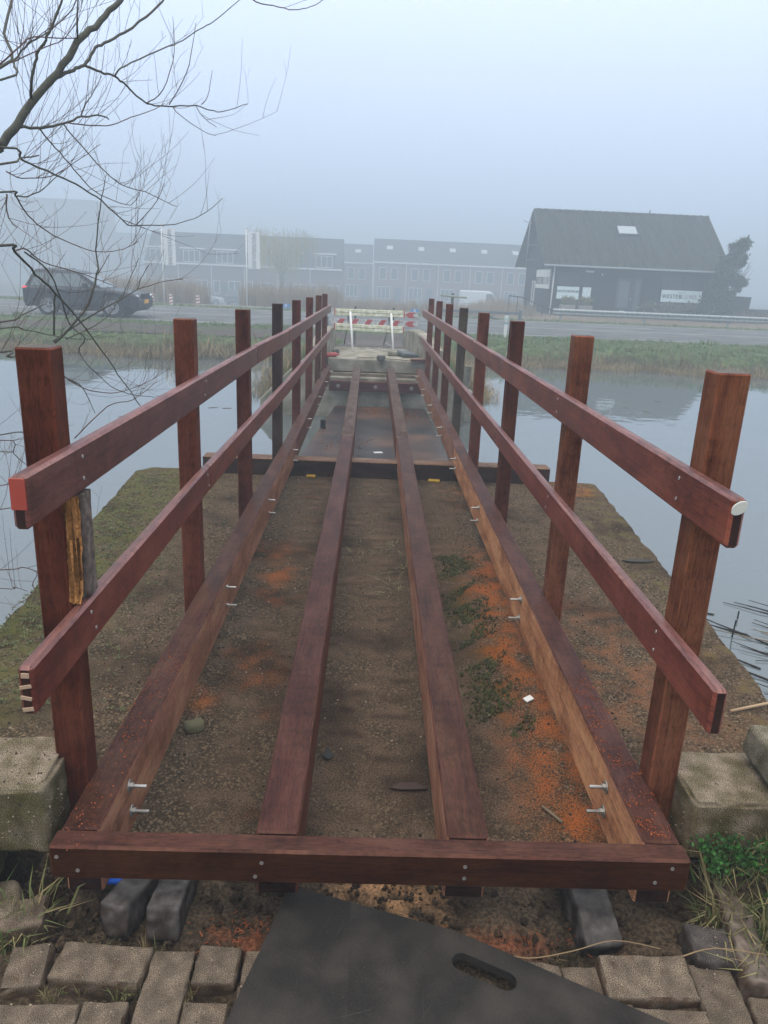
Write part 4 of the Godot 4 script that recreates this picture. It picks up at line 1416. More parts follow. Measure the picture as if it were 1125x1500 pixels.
# ---------- plants ----------
func build_bank_plants() -> void:
	var g := tuft(9, 0.16, 0.12, 0.006, 0.4, 201)
	var w := []
	var tints := []
	for k in 15000:
		var x := rnd(-15.0, 24.0)
		var z := rnd(-24.6, -18.9)
		if k > 11500:
			z = rnd(-37.2, -34.5)
			x = rnd(-22.0, 30.0)
		elif k > 9500:
			x = rnd(-2.2, 2.6)
			z = rnd(-19.5, -13.3)
			if x > -0.72 and x < 0.86 and z > -20.0:
				continue
		else:
			if x < 1.2 and z < -20.0 and z > -23.2:
				continue
			if x > -0.75 and x < 0.95:
				continue
		var y := ground_height(x, z)
		if y < -0.55:
			continue
		var s := rnd(0.5, 1.2)
		if z > -34.0:
			s *= 0.5 + 0.4 * (sin(x * 1.9) * sin(z * 2.7 + x) + 1.0)
		else:
			s *= 0.8
		w.append(Transform3D(Basis(Vector3.UP, rnd(0, TAU)).scaled(Vector3(s, s * rnd(0.7, 1.2), s)), Vector3(x, y - 0.01, z)))
		var c := Color(0.105, 0.19, 0.055).lerp(Color(0.2, 0.19, 0.085), pow(rng.randf(), 1.6)) * rnd(0.75, 1.25)
		tints.append(c)
	scatter(self, "grass", g, M.leaf, w, tints, "green grass on the far canal bank and road verges", "grass")
	# dry fringe at the waterline
	var r1 := tuft(11, 0.42, 0.35, 0.006, 0.85, 202)
	w = []
	tints = []
	for k in 5200:
		var x := rnd(-15.0, 24.0)
		var shore := -18.7 if x < 0.0 else -19.4
		shore += 0.25 * sin(x * 0.8) + 0.15 * sin(x * 2.3 + 1.0)
		var z := shore + rng.randfn(-0.1, 0.22)
		if k > 4200: # edges of the embankment
			z = rnd(-18.8, -13.2)
			x = 0.1 + (1.75 + rng.randfn(0, 0.22)) * (1 if rng.randf() < 0.5 else -1)
		elif absf(x - 0.1) < 1.6:
			continue
		var y := maxf(ground_height(x, z), WATER - 0.05)
		var s := rnd(0.5, 1.15)
		if x < -2.4 and x > -5.2:
			s *= 1.5
		if x < -9.0:
			s *= 0.8
		w.append(Transform3D(Basis(Vector3.UP, rnd(0, TAU)).scaled(Vector3(s, s * rnd(0.6, 1.1), s)), Vector3(x, y - 0.03, z)))
		tints.append(Color(0.30, 0.225, 0.125).lerp(Color(0.15, 0.15, 0.07), rng.randf() * rng.randf()) * rnd(0.6, 1.25))
	scatter(self, "dead_reeds", r1, M.dry, w, tints, "dry straw coloured reeds hanging over the far waterline", "reeds")
	# reeds lying on the water right of the slab
	var st := new_st()
	for k in 46:
		var x := rnd(1.95, 3.2)
		var z := -3.1 - (x - 1.8) * 1.1 + rng.randfn(0, 0.35)
		var a := rng.randfn(0.5, 0.35) + PI
		var l := rnd(0.12, 0.5)
		st.set_color(Color(0.03, 0.026, 0.022) if rng.randf() < 0.75 else Color(0.2, 0.17, 0.12))
		tube(st, [Vector3(x, WATER + 0.004, z), Vector3(x + cos(a) * l * 0.5, WATER + 0.012, z + sin(a) * l * 0.5 + 0.02), Vector3(x + cos(a) * l, WATER + rnd(0.0, 0.03), z + sin(a) * l)], 0.006, 0.002, 4)
	for k in 6:
		var x := rnd(1.9, 2.6)
		var z := rnd(-4.7, -3.6)
		st.set_color(Color(0.03, 0.028, 0.024))
		tube(st, [Vector3(x, WATER - 0.1, z), Vector3(x + rnd(-0.02, 0.02), WATER + rnd(0.03, 0.12), z)], 0.006, 0.005, 5)
	tag(part(self, "floating_reeds", fin(st), M.dry), "dark broken reed stems floating beside the right slab edge", "reeds", "", "stuff")
	st = new_st()
	for k in 40:
		var x := rnd(-6.0, 7.0)
		var z := rnd(-17.0, -5.0)
		if absf(x) < 2.0:
			continue
		st.set_color(Color(0.13, 0.11, 0.08))
		var a := rng.randfn(0, 0.3)
		var l := rnd(0.03, 0.22)
		tube(st, [Vector3(x, WATER + 0.003, z), Vector3(x + cos(a) * l, WATER + 0.005, z + sin(a) * l)], 0.005, 0.003, 4)
	tag(part(self, "floating_straws", fin(st), M.dry), "bits of straw drifting on the canal", "straw", "", "stuff")
	# grass and weeds at the near corners
	var gt := tuft(13, 0.15, 0.13, 0.0028, 0.75, 203)
	w = []
	tints = []
	for k in 150:
		var x := 0.0
		var z := 0.0
		var gy := -0.03
		if k < 26:
			gy = -0.06
			x = rnd(-0.90, -0.73)
			z = rnd(-1.44, -1.33)
		elif k < 85:
			x = rnd(0.86, 1.25)
			z = rnd(-1.56, -1.36)
			gy = -0.05 + 0.05 * smoothstep(0.88, 1.1, x) + 0.085 * smoothstep(-1.42, -1.52, z)
		elif k < 110:
			gy = -0.04
			x = rnd(0.93, 1.06)
			z = rnd(-1.38, -1.15)
		else:
			x = [-0.63, -0.47, -0.34, -0.24, -0.7, 0.46, -0.44, -0.56][rng.randi() % 8] + rng.randfn(0, 0.012)
			z = [-1.23, -1.3, -1.215, -1.33][rng.randi() % 4]
		var s := rnd(0.5, 1.1) if k < 110 else rnd(0.12, 0.28)
		w.append(Transform3D(Basis(Vector3.UP, rnd(0, TAU)).scaled(Vector3.ONE * s), Vector3(x, gy, z)))
		tints.append(Color(0.07, 0.115, 0.03).lerp(Color(0.34, 0.26, 0.13), pow(rng.randf(), 1.3)) * rnd(0.7, 1.2))
	scatter(self, "grass_tufts", gt, M.leaf, w, tints, "long grass blades around the concrete blocks and bricks", "grass")
	for q in [[0.91, -1.515, 0.085, "leafy green weed at the front left foot of the right concrete block"], [1.05, -1.42, 0.06, "leafy green weed beside the right edging brick at frame edge"], [0.985, -1.53, 0.10, "leafy green weed in front of the middle of right concrete block"]]:
		var p := thing("weed", q[3], "weed", Vector3(q[0], q[2] - 0.03, q[1]))
		var sst := new_st(true)
		var lst := new_st()
		sst.set_color(Color(0.05, 0.11, 0.03))
		for s in 22:
			var a := rnd(0, TAU)
			var tip := Vector3(cos(a) * rnd(0.02, 0.075), rnd(0.03, 0.085), sin(a) * rnd(0.02, 0.06))
			tube(sst, [Vector3(0, 0, 0), tip * 0.5 + Vector3(0, 0.015, 0), tip], 0.0014, 0.0008, 4)
			for l in 13: # divided leaflets
				var b := Basis.from_euler(Vector3(rnd(-0.9, 0.9), rnd(0, TAU), rnd(-0.9, 0.9)))
				var c := tip + Vector3(rnd(-0.016, 0.016), rnd(-0.008, 0.008), rnd(-0.016, 0.016))
				var len := rnd(0.007, 0.013)
				lst.set_color(Color(0.035, 0.115, 0.022) * rnd(0.6, 1.5))
				quad(lst, c, c + b * Vector3(len * 0.5, len * 0.45, 0), c + b * Vector3(0, len, 0.002), c + b * Vector3(-len * 0.5, len * 0.45, 0))
		part(p, "stem", fin(sst), M.leaf)
		part(p, "leaves", fin(lst), M.leaf)
	st = new_st(true)
	st.set_color(Color(0.85, 0.8, 0.75))
	tube(st, smooth_path([Vector3(0.31, 0.012, -1.325), Vector3(0.40, 0.004, -1.312), Vector3(0.50, 0.02, -1.318), Vector3(0.60, 0.035, -1.335), Vector3(0.70, 0.03, -1.32)], 4), 0.0017, 0.0009, 5)
	tube(st, smooth_path([Vector3(0.74, 0.03, -1.30), Vector3(0.82, 0.04, -1.315), Vector3(0.93, 0.05, -1.29)], 4), 0.0018, 0.001, 5)
	one("root", fin(st), std(lin(0.30, 0.22, 0.13), 0.8), "pale thin roots lying across the soil and right bricks", "root")


func limb(kind: String, pts: Array, r0: float, r1: float) -> void:
	if kind == "t":
		# runs back to the trunk standing left of the view
		var q: Vector3 = pts[0]
		var hub := Vector3(-2.72, clampf(q.y - 0.35, 0.2, 1.7), -2.75)
		pts.insert(0, q.lerp(hub, 0.45) + Vector3(0, 0.05, 0))
		pts.insert(0, hub)
		r0 *= 1.3
	var path := smooth_path(pts, 4)
	for i in range(1, path.size() - 1): # knees and knots
		path[i] += Vector3(rng.randfn(), rng.randfn(), rng.randfn()) * minf(0.25 * r0, 0.0022)
	var st := new_st(true)
	r0 *= 0.76
	r1 *= 0.7
	tube(st, path, r0, r1, 7)
	part(tree_root, "branch", fin(st), M.bark if r0 > 0.0036 else M.twig)
	# twigs along it
	var n := int(path.size() * (0.5 if path[path.size() / 2].x < -1.15 else 0.26))
	for k in n:
		var i := rng.randi_range(1, path.size() - 2)
		if r0 > 0.009 and rng.randf() < 0.5:
			continue
		var p: Vector3 = path[i]
		if p.x < -2.2 or (p.x > -0.95 and p.y > 1.5 and rng.randf() < 0.55):
			continue
		var d: Vector3 = (path[i + 1] - path[i - 1]).normalized()
		twig(p, d, rnd(0.10, 0.42), minf(r0, 0.0019), 2)


func twig(p: Vector3, d: Vector3, l: float, r: float, level: int) -> void:
	var a := d.cross(Vector3.UP).normalized()
	var dir := d.rotated(a, rnd(0.3, 1.0)).rotated(d, rnd(-1.2, 1.2)).normalized()
	var bend := Vector3(rnd(-0.3, 0.5), rnd(-0.1, 1.0), rnd(-0.3, 0.3))
	var pts := [p]
	var q := p
	for k in 5:
		dir = (dir + bend * 0.22 + Vector3(rnd(-0.1, 0.1), rnd(-0.1, 0.1), rnd(-0.1, 0.1))).normalized()
		q += dir * l / 5.0
		pts.append(q)
		if level > 0 and k > 0 and rng.randf() < 0.2:
			twig(q, dir, l * rnd(0.3, 0.6), r * 0.75, level - 1)
	tube(twig_st, pts, r * 0.62, r * 0.32, 3, false)


func build_tree() -> void:
	tree_root = thing("tree", "bare grey branched tree leaning over the canal at the left", "tree", Vector3.ZERO)
	twig_st = new_st(true)
	var st := new_st(true)
	tube(st, smooth_path([Vector3(-2.95, -0.7, -2.35), Vector3(-2.82, 0.3, -2.6), Vector3(-2.7, 1.0, -2.8), Vector3(-2.45, 1.35, -2.95), Vector3(-1.95, 1.58, -3.1), Vector3(-1.441, 1.862, -3.2)], 5), 0.11, 0.0235, 12)
	tube(st, smooth_path([Vector3(-2.70, 1.0, -2.8), Vector3(-2.62, 1.6, -2.9), Vector3(-2.55, 2.6, -3.0), Vector3(-2.5, 3.6, -3.1)], 5), 0.06, 0.02, 10)
	part(tree_root, "trunk", fin(st), M.bark)
	limb("l", [Vector3(-1.441, 1.862, -3.200), Vector3(-1.369, 1.944, -3.220), Vector3(-1.325, 2.026, -3.250), Vector3(-1.237, 2.139, -3.300), Vector3(-1.173, 2.258, -3.350), Vector3(-1.117, 2.330, -3.400), Vector3(-1.051, 2.417, -3.450), Vector3(-1.004, 2.481, -3.500)], 0.0222, 0.0136)
	limb("l", [Vector3(-1.238, 2.125, -3.300), Vector3(-1.196, 2.164, -3.350), Vector3(-1.170, 2.193, -3.400), Vector3(-1.148, 2.254, -3.450), Vector3(-1.116, 2.299, -3.500), Vector3(-1.061, 2.365, -3.600), Vector3(-0.968, 2.474, -3.700), Vector3(-0.929, 2.566, -3.800)], 0.0092, 0.0059)
	limb("l", [Vector3(-1.170, 2.193, -3.400), Vector3(-1.140, 2.193, -3.500), Vector3(-1.114, 2.199, -3.600), Vector3(-1.094, 2.185, -3.700), Vector3(-1.039, 2.141, -3.800), Vector3(-0.986, 2.151, -3.900), Vector3(-0.863, 2.176, -4.000), Vector3(-0.806, 2.176, -4.100), Vector3(-0.753, 2.176, -4.100), Vector3(-0.649, 2.232, -4.200)], 0.0067, 0.0024)
	limb("l", [Vector3(-1.114, 2.199, -3.600), Vector3(-1.092, 2.226, -3.600), Vector3(-1.071, 2.275, -3.700), Vector3(-0.975, 2.387, -3.900), Vector3(-0.940, 2.433, -4.000), Vector3(-0.842, 2.528, -4.100), Vector3(-0.780, 2.562, -4.100), Vector3(-0.676, 2.683, -4.200)], 0.0049, 0.0026)
	limb("l", [Vector3(-0.837, 2.183, -4.000), Vector3(-0.807, 2.219, -4.000), Vector3(-0.802, 2.350, -4.100)], 0.0029, 0.0016)
	limb("l", [Vector3(-0.863, 2.176, -4.000), Vector3(-0.832, 2.131, -4.000), Vector3(-0.788, 2.105, -4.100)], 0.0026, 0.0017)
	limb("l", [Vector3(-0.951, 2.153, -3.900), Vector3(-0.918, 2.117, -3.900), Vector3(-0.834, 2.069, -4.000), Vector3(-0.773, 2.051, -4.000)], 0.0028, 0.0016)
	limb("l", [Vector3(-0.964, 2.158, -3.900), Vector3(-0.858, 2.268, -3.800), Vector3(-0.824, 2.392, -3.800), Vector3(-0.809, 2.466, -3.800)], 0.0031, 0.0015)
	limb("l", [Vector3(-1.039, 2.141, -3.800), Vector3(-0.938, 2.179, -3.700), Vector3(-0.885, 2.323, -3.700), Vector3(-0.885, 2.458, -3.700)], 0.0034, 0.0014)
	limb("l", [Vector3(-1.365, 1.932, -3.220), Vector3(-1.315, 1.945, -3.300), Vector3(-1.247, 1.971, -3.350), Vector3(-1.195, 2.007, -3.400), Vector3(-1.146, 2.030, -3.500), Vector3(-1.118, 2.018, -3.500)], 0.0078, 0.0035)
	limb("l", [Vector3(-1.230, 1.975, -3.350), Vector3(-1.167, 1.976, -3.400), Vector3(-1.111, 1.998, -3.500), Vector3(-1.054, 2.046, -3.600), Vector3(-0.980, 2.100, -3.700), Vector3(-0.960, 2.144, -3.800)], 0.0035, 0.0020)
	limb("l", [Vector3(-1.195, 2.012, -3.400), Vector3(-1.175, 2.055, -3.400), Vector3(-1.142, 2.093, -3.400), Vector3(-1.103, 2.158, -3.400)], 0.0041, 0.0014)
	limb("l", [Vector3(-1.328, 2.024, -3.250), Vector3(-1.301, 2.086, -3.200), Vector3(-1.276, 2.164, -3.200), Vector3(-1.244, 2.212, -3.200), Vector3(-1.211, 2.266, -3.200), Vector3(-1.161, 2.366, -3.200)], 0.0078, 0.0056)
	limb("l", [Vector3(-1.173, 2.263, -3.350), Vector3(-1.150, 2.319, -3.300), Vector3(-1.138, 2.398, -3.300)], 0.0053, 0.0038)
	limb("l", [Vector3(-1.172, 2.272, -3.350), Vector3(-1.214, 2.233, -3.200), Vector3(-1.249, 2.206, -3.100), Vector3(-1.269, 2.137, -3.000), Vector3(-1.323, 2.095, -3.000)], 0.0026, 0.0042)
	limb("t", [Vector3(-1.328, 2.046, -3.000), Vector3(-1.315, 2.127, -3.100), Vector3(-1.255, 2.190, -3.100), Vector3(-1.238, 2.243, -3.200), Vector3(-1.181, 2.340, -3.300), Vector3(-1.147, 2.386, -3.300)], 0.0048, 0.0026)
	limb("t", [Vector3(-1.457, 2.145, -3.300), Vector3(-1.471, 2.293, -3.400), Vector3(-1.473, 2.431, -3.500)], 0.0079, 0.0068)
	limb("l", [Vector3(-1.323, 2.123, -3.100), Vector3(-1.245, 2.199, -3.200), Vector3(-1.209, 2.253, -3.300), Vector3(-1.150, 2.314, -3.300)], 0.0032, 0.0018)
	limb("l", [Vector3(-1.326, 1.940, -3.300), Vector3(-1.324, 1.904, -3.400), Vector3(-1.293, 1.842, -3.500), Vector3(-1.249, 1.761, -3.600), Vector3(-1.195, 1.725, -3.700), Vector3(-1.140, 1.712, -3.800), Vector3(-1.094, 1.758, -3.800)], 0.0040, 0.0019)
	limb("l", [Vector3(-1.247, 1.966, -3.350), Vector3(-1.234, 1.933, -3.400), Vector3(-1.146, 1.819, -3.500), Vector3(-1.102, 1.775, -3.600), Vector3(-1.037, 1.763, -3.700), Vector3(-0.979, 1.734, -3.800), Vector3(-0.923, 1.715, -3.800)], 0.0035, 0.0019)
	limb("t", [Vector3(-1.352, 1.831, -3.000), Vector3(-1.321, 1.803, -3.100), Vector3(-1.240, 1.767, -3.200), Vector3(-1.180, 1.736, -3.300), Vector3(-1.135, 1.695, -3.400), Vector3(-1.064, 1.614, -3.500), Vector3(-1.016, 1.616, -3.600), Vector3(-0.911, 1.633, -3.700), Vector3(-0.813, 1.679, -3.800), Vector3(-0.728, 1.768, -3.900)], 0.0049, 0.0020)
	limb("l", [Vector3(-1.026, 1.613, -3.500), Vector3(-0.933, 1.713, -3.500), Vector3(-0.901, 1.784, -3.500)], 0.0027, 0.0015)
	limb("l", [Vector3(-1.472, 1.781, -3.300), Vector3(-1.413, 1.759, -3.300), Vector3(-1.335, 1.781, -3.400), Vector3(-1.293, 1.834, -3.500), Vector3(-1.192, 1.937, -3.600)], 0.0035, 0.0018)
	limb("t", [Vector3(-1.459, 1.696, -3.200), Vector3(-1.444, 1.692, -3.300), Vector3(-1.423, 1.704, -3.400), Vector3(-1.352, 1.749, -3.400), Vector3(-1.300, 1.828, -3.500)], 0.0053, 0.0020)
	limb("l", [Vector3(-1.444, 1.692, -3.300), Vector3(-1.442, 1.624, -3.400), Vector3(-1.409, 1.569, -3.500), Vector3(-1.342, 1.523, -3.600), Vector3(-1.263, 1.497, -3.700), Vector3(-1.181, 1.518, -3.800), Vector3(-1.108, 1.555, -3.800)], 0.0041, 0.0019)
	limb("l", [Vector3(-1.434, 1.690, -3.200), Vector3(-1.441, 1.625, -3.200), Vector3(-1.426, 1.589, -3.200), Vector3(-1.407, 1.567, -3.200)], 0.0045, 0.0019)
	limb("t", [Vector3(-1.435, 1.496, -3.100), Vector3(-1.427, 1.477, -3.200), Vector3(-1.433, 1.394, -3.400), Vector3(-1.445, 1.313, -3.600), Vector3(-1.415, 1.180, -3.800), Vector3(-1.373, 0.999, -4.000), Vector3(-1.342, 0.882, -4.100), Vector3(-1.265, 0.703, -4.200)], 0.0066, 0.0038)
	limb("l", [Vector3(-1.427, 1.479, -3.200), Vector3(-1.423, 1.490, -3.300), Vector3(-1.397, 1.442, -3.400), Vector3(-1.312, 1.399, -3.600), Vector3(-1.224, 1.343, -3.800)], 0.0047, 0.0020)
	limb("l", [Vector3(-1.430, 1.479, -3.300), Vector3(-1.423, 1.408, -3.500), Vector3(-1.419, 1.297, -3.600), Vector3(-1.462, 1.159, -3.800), Vector3(-1.432, 1.084, -3.900), Vector3(-1.502, 1.007, -4.000), Vector3(-1.464, 0.892, -4.100), Vector3(-1.402, 0.763, -4.300), Vector3(-1.264, 0.702, -4.500)], 0.0048, 0.0026)
	limb("t", [Vector3(-1.313, 1.764, -2.900), Vector3(-1.288, 1.794, -3.000), Vector3(-1.256, 1.822, -3.100)], 0.0060, 0.0032)
	limb("l", [Vector3(-1.705, 1.027, -4.200), Vector3(-1.539, 1.188, -4.200), Vector3(-1.449, 1.390, -4.200), Vector3(-1.447, 1.513, -4.200), Vector3(-1.368, 1.759, -4.100), Vector3(-1.337, 1.870, -4.100)], 0.0092, 0.0020)
	limb("l", [Vector3(-1.449, 1.390, -4.200), Vector3(-1.381, 1.495, -4.200)], 0.0036, 0.0021)
	limb("l", [Vector3(-1.753, 1.024, -4.300), Vector3(-1.548, 1.161, -4.300), Vector3(-1.413, 1.239, -4.300), Vector3(-1.308, 1.316, -4.400), Vector3(-1.283, 1.375, -4.400), Vector3(-1.234, 1.449, -4.400)], 0.0064, 0.0023)
	limb("l", [Vector3(-1.308, 1.316, -4.400), Vector3(-1.182, 1.364, -4.500), Vector3(-1.097, 1.378, -4.600)], 0.0034, 0.0024)
	limb("l", [Vector3(-1.723, 1.029, -4.400), Vector3(-1.543, 1.132, -4.500), Vector3(-1.448, 1.284, -4.600), Vector3(-1.346, 1.484, -4.600)], 0.0050, 0.0024)
	limb("l", [Vector3(-1.745, 1.062, -4.300), Vector3(-1.692, 1.213, -4.200), Vector3(-1.642, 1.295, -4.100)], 0.0075, 0.0053)
	limb("t", [Vector3(-1.608, 1.183, -3.400), Vector3(-1.545, 1.221, -3.500), Vector3(-1.486, 1.261, -3.600)], 0.0059, 0.0025)
	limb("t", [Vector3(-1.706, 1.140, -3.600), Vector3(-1.679, 1.124, -3.800), Vector3(-1.619, 1.067, -4.100), Vector3(-1.538, 1.044, -4.300)], 0.0047, 0.0026)
	limb("t", [Vector3(-1.527, 1.080, -3.200), Vector3(-1.495, 1.065, -3.200), Vector3(-1.506, 1.060, -3.300), Vector3(-1.500, 1.094, -3.400)], 0.0070, 0.0030)
	limb("l", [Vector3(-1.615, 1.006, -3.800), Vector3(-1.537, 0.882, -3.900), Vector3(-1.502, 0.824, -4.000), Vector3(-1.480, 0.671, -4.100)], 0.0059, 0.0024)
	limb("l", [Vector3(-1.534, 0.875, -3.900), Vector3(-1.461, 0.808, -4.000), Vector3(-1.348, 0.787, -4.100), Vector3(-1.221, 0.833, -4.200), Vector3(-1.112, 0.908, -4.300)], 0.0042, 0.0019)
	limb("l", [Vector3(-1.563, 0.549, -4.000), Vector3(-1.446, 0.689, -4.200), Vector3(-1.332, 0.719, -4.300), Vector3(-1.224, 0.810, -4.400)], 0.0047, 0.0024)
	limb("t", [Vector3(-1.530, 0.197, -3.000), Vector3(-1.485, 0.168, -3.100), Vector3(-1.423, 0.145, -3.100), Vector3(-1.449, 0.089, -3.100), Vector3(-1.444, 0.047, -3.100), Vector3(-1.547, -0.026, -3.100)], 0.0029, 0.0018)
	limb("t", [Vector3(-1.490, 0.566, -3.000), Vector3(-1.504, 0.544, -3.100), Vector3(-1.497, 0.545, -3.200)], 0.0031, 0.0018)
	limb("t", [Vector3(-1.501, 0.464, -3.000), Vector3(-1.493, 0.433, -3.100), Vector3(-1.488, 0.342, -3.200)], 0.0034, 0.0018)
	limb("t", [Vector3(-1.516, 0.754, -3.100), Vector3(-1.508, 0.720, -3.300), Vector3(-1.494, 0.631, -3.500), Vector3(-1.450, 0.526, -3.700)], 0.0037, 0.0020)
	limb("t", [Vector3(-1.518, 0.731, -3.100), Vector3(-1.515, 0.650, -3.200), Vector3(-1.508, 0.574, -3.300)], 0.0031, 0.0018)
	limb("t", [Vector3(-1.591, 0.064, -3.100), Vector3(-1.531, 0.073, -3.100), Vector3(-1.521, 0.010, -3.200)], 0.0027, 0.0016)
	limb("l", [Vector3(-0.972, 2.763, -4.000), Vector3(-0.823, 2.830, -4.100), Vector3(-0.652, 2.720, -4.300), Vector3(-0.548, 2.719, -4.400), Vector3(-0.445, 2.706, -4.400), Vector3(-0.368, 2.751, -4.500), Vector3(-0.302, 2.787, -4.500)], 0.0046, 0.0023)
	var tw := part(tree_root, "twigs", fin(twig_st), M.twig)
	tw.set_meta("kind", "stuff")


func leafy(parent: Node, called: String, blobs: Array, count: int, card: Mesh, cols: Array, mat: Material, smin := 0.7, smax := 1.3) -> void:
	# leaves through a few loose clumps, thicker towards their skins
	var w := []
	var tints := []
	for k in count:
		var b: Array = blobs[rng.randi() % blobs.size()]
		var d := Vector3(rng.randfn(), rng.randfn(), rng.randfn()).normalized() * pow(rng.randf(), 0.45)
		w.append(Transform3D(rand_basis(rnd(smin, smax)), (b[0] as Vector3) + d * (b[1] as Vector3)))
		tints.append(cols[rng.randi() % cols.size()] * rnd(0.65, 1.3))
	scatter(parent, called, card, mat, w, tints)


func clumps(blobs: Array, n: int, r0: float, r1: float) -> Array:
	var out := []
	for k in n:
		var b: Array = blobs[rng.randi() % blobs.size()]
		var d := Vector3(rng.randfn(), rng.randfn(), rng.randfn()).normalized() * pow(rng.randf(), 0.4) * 1.12
		var r := rnd(r0, r1)
		out.append([(b[0] as Vector3) + d * (b[1] as Vector3), Vector3(r, r * rnd(0.6, 1.3), r)])
	return out


func bare_shrub_mesh(n: int, h: float, sp: float, r: float, sd: int) -> ArrayMesh:
	var rr := RandomNumberGenerator.new()
	rr.seed = sd
	var st := new_st()
	for k in n:
		var a := rr.randf() * TAU
		var o := Vector3(cos(a), 0, sin(a))
		var hh := h * rr.randf_range(0.5, 1.0)
		var p1 := o * sp * 0.3 * rr.randf() + Vector3(0, hh * 0.5, 0)
		var p2 := o * sp * rr.randf_range(0.3, 1.0) + Vector3(0, hh, 0)
		tube(st, [o * 0.1 * rr.randf(), p1, p2], r, r * 0.3, 3, false)
		for j in 3:
			var b := p1.lerp(p2, rr.randf())
			tube(st, [b, b + Vector3(rr.randf_range(-0.25, 0.25), rr.randf_range(0.1, 0.4), rr.randf_range(-0.25, 0.25)) * h * 0.5], r * 0.4, r * 0.15, 3, false)
	return fin(st)


func build_far_plants() -> void:
	# brown reed beds behind the road
	var reed := tuft(12, 1.9, 0.55, 0.016, 0.25, 211)
	var w := []
	var tints := []
	for k in 3600:
		var x := 0.0
		var z := 0.0
		if k < 1000:
			x = rnd(-15.5, -9.6)
			z = rnd(-47.0, -42.0)
		elif k < 2000:
			x = rnd(-7.2, -2.0)
			z = rnd(-50.0, -43.0)
		else:
			x = rnd(-3.0, 9.0)
			z = rnd(-56.0, -42.0)
		var s := rnd(0.45, 0.9) * (0.62 if x > -2.0 else 1.0)
		w.append(Transform3D(Basis(Vector3.UP, rnd(0, TAU)).scaled(Vector3(s, s, s)), Vector3(x, ground_height(x, z) - 0.05, z)))
		tints.append(Color(0.36, 0.25, 0.16).lerp(Color(0.30, 0.26, 0.18), rng.randf()) * rnd(0.7, 1.2))
	scatter(self, "reed_bed", reed, M.dry, w, tints, "pale brown reed beds between the road and the houses", "reeds")
	# willow
	var t := thing("willow", "hazy pale yellow willow between the flags and the terrace", "tree", Vector3(-8.6, -2.3, -75))
	var st := new_st(true)
	tube(st, [Vector3(0, 0, 0), Vector3(0.1, 2.0, 0), Vector3(0.0, 3.6, 0.1)], 0.3, 0.18, 9)
	part(t, "trunk", fin(st), M.bark)
	st = new_st(true)
	var hang := []
	for k in 15:
		var a := TAU * k / 15.0 + rnd(-0.2, 0.2)
		var rr := rnd(0.8, 2.4)
		var tip := Vector3(cos(a) * rr, rnd(4.8, 7.3), sin(a) * rr)
		tube(st, smooth_path([Vector3(0, 3.2, 0), Vector3(cos(a) * rr * 0.4, 4.6, sin(a) * rr * 0.4), tip], 3), 0.1, 0.03, 5)
		hang.append(tip)
	part(t, "branches", fin(st), M.bark)
	st = new_st()
	for k in 900:
		var p: Vector3 = hang[rng.randi() % hang.size()] + Vector3(rng.randfn(0, 0.5), rng.randfn(0, 0.35), rng.randfn(0, 0.5))
		var o := Vector3(p.x, 0, p.z).normalized() * rnd(0.1, 0.7)
		st.set_color(Color(0.33, 0.29, 0.10) * rnd(0.7, 1.2))
		tube(st, [p, p + o * 0.6 + Vector3(0, rnd(-0.4, 0.3), 0), p + o + Vector3(rnd(-0.1, 0.1), rnd(-2.6, -0.6), 0)], 0.018, 0.008, 3, false)
	var hs := part(t, "hanging_twigs", fin(st), M.dry)
	hs.set_meta("kind", "stuff")
	# evergreen shrub at the right end of the black house
	var s := thing("evergreen_shrub", "tall ragged evergreen shrub at the right end of black house", "shrub", Vector3(19.8, -0.36, -44.6))
	st = new_st(true)
	tube(st, [Vector3(0, 0, 0), Vector3(0.1, 1.5, 0), Vector3(0.3, 3.2, 0), Vector3(0.8, 4.6, 0)], 0.12, 0.03, 7)
	tube(st, [Vector3(0.1, 1.2, 0), Vector3(0.9, 1.9, 0.1), Vector3(1.2, 2.3, 0.2)], 0.06, 0.02, 6)
	part(s, "trunk", fin(st), M.bark)
	s.scale = Vector3(0.88, 0.93, 0.88)
	var card := leaf_card(0.2, 0.045)
	leafy(s, "crown", clumps([[Vector3(-0.5, 0.6, 0), Vector3(1.1, 0.8, 0.7)], [Vector3(-0.1, 1.5, 0), Vector3(0.85, 0.9, 0.7)], [Vector3(0.0, 2.4, 0), Vector3(0.8, 0.8, 0.6)], [Vector3(0.25, 3.3, 0), Vector3(0.7, 0.7, 0.6)], [Vector3(0.65, 4.2, 0), Vector3(0.42, 0.5, 0.4)], [Vector3(1.1, 4.55, 0), Vector3(0.25, 0.35, 0.3)], [Vector3(1.05, 2.35, 0.1), Vector3(0.42, 0.4, 0.4)], [Vector3(0.9, 3.7, 0.1), Vector3(0.3, 0.3, 0.3)], [Vector3(0.5, 1.0, 0.2), Vector3(0.6, 0.9, 0.5)]], 240, 0.12, 0.32), 14000, card, [Color(0.05, 0.085, 0.045), Color(0.075, 0.10, 0.05), Color(0.04, 0.065, 0.036)], M.leaf)
	var hd := thing("hedge", "low pale leaved hedge under the right window of black house", "hedge", Vector3(17.2, -0.36, -45.2))
	leafy(hd, "foliage", [[Vector3(-1.0, 0.6, 0), Vector3(0.8, 0.42, 0.4)], [Vector3(0.1, 0.58, 0), Vector3(0.8, 0.4, 0.4)], [Vector3(1.2, 0.6, 0), Vector3(0.8, 0.45, 0.4)]], 2200, leaf_card(0.14, 0.04), [Color(0.13, 0.14, 0.07), Color(0.05, 0.055, 0.035), Color(0.2, 0.19, 0.1)], M.leaf)
	# bare bushes far off at the right
	var bm := bare_shrub_mesh(16, 2.8, 1.1, 0.03, 221)
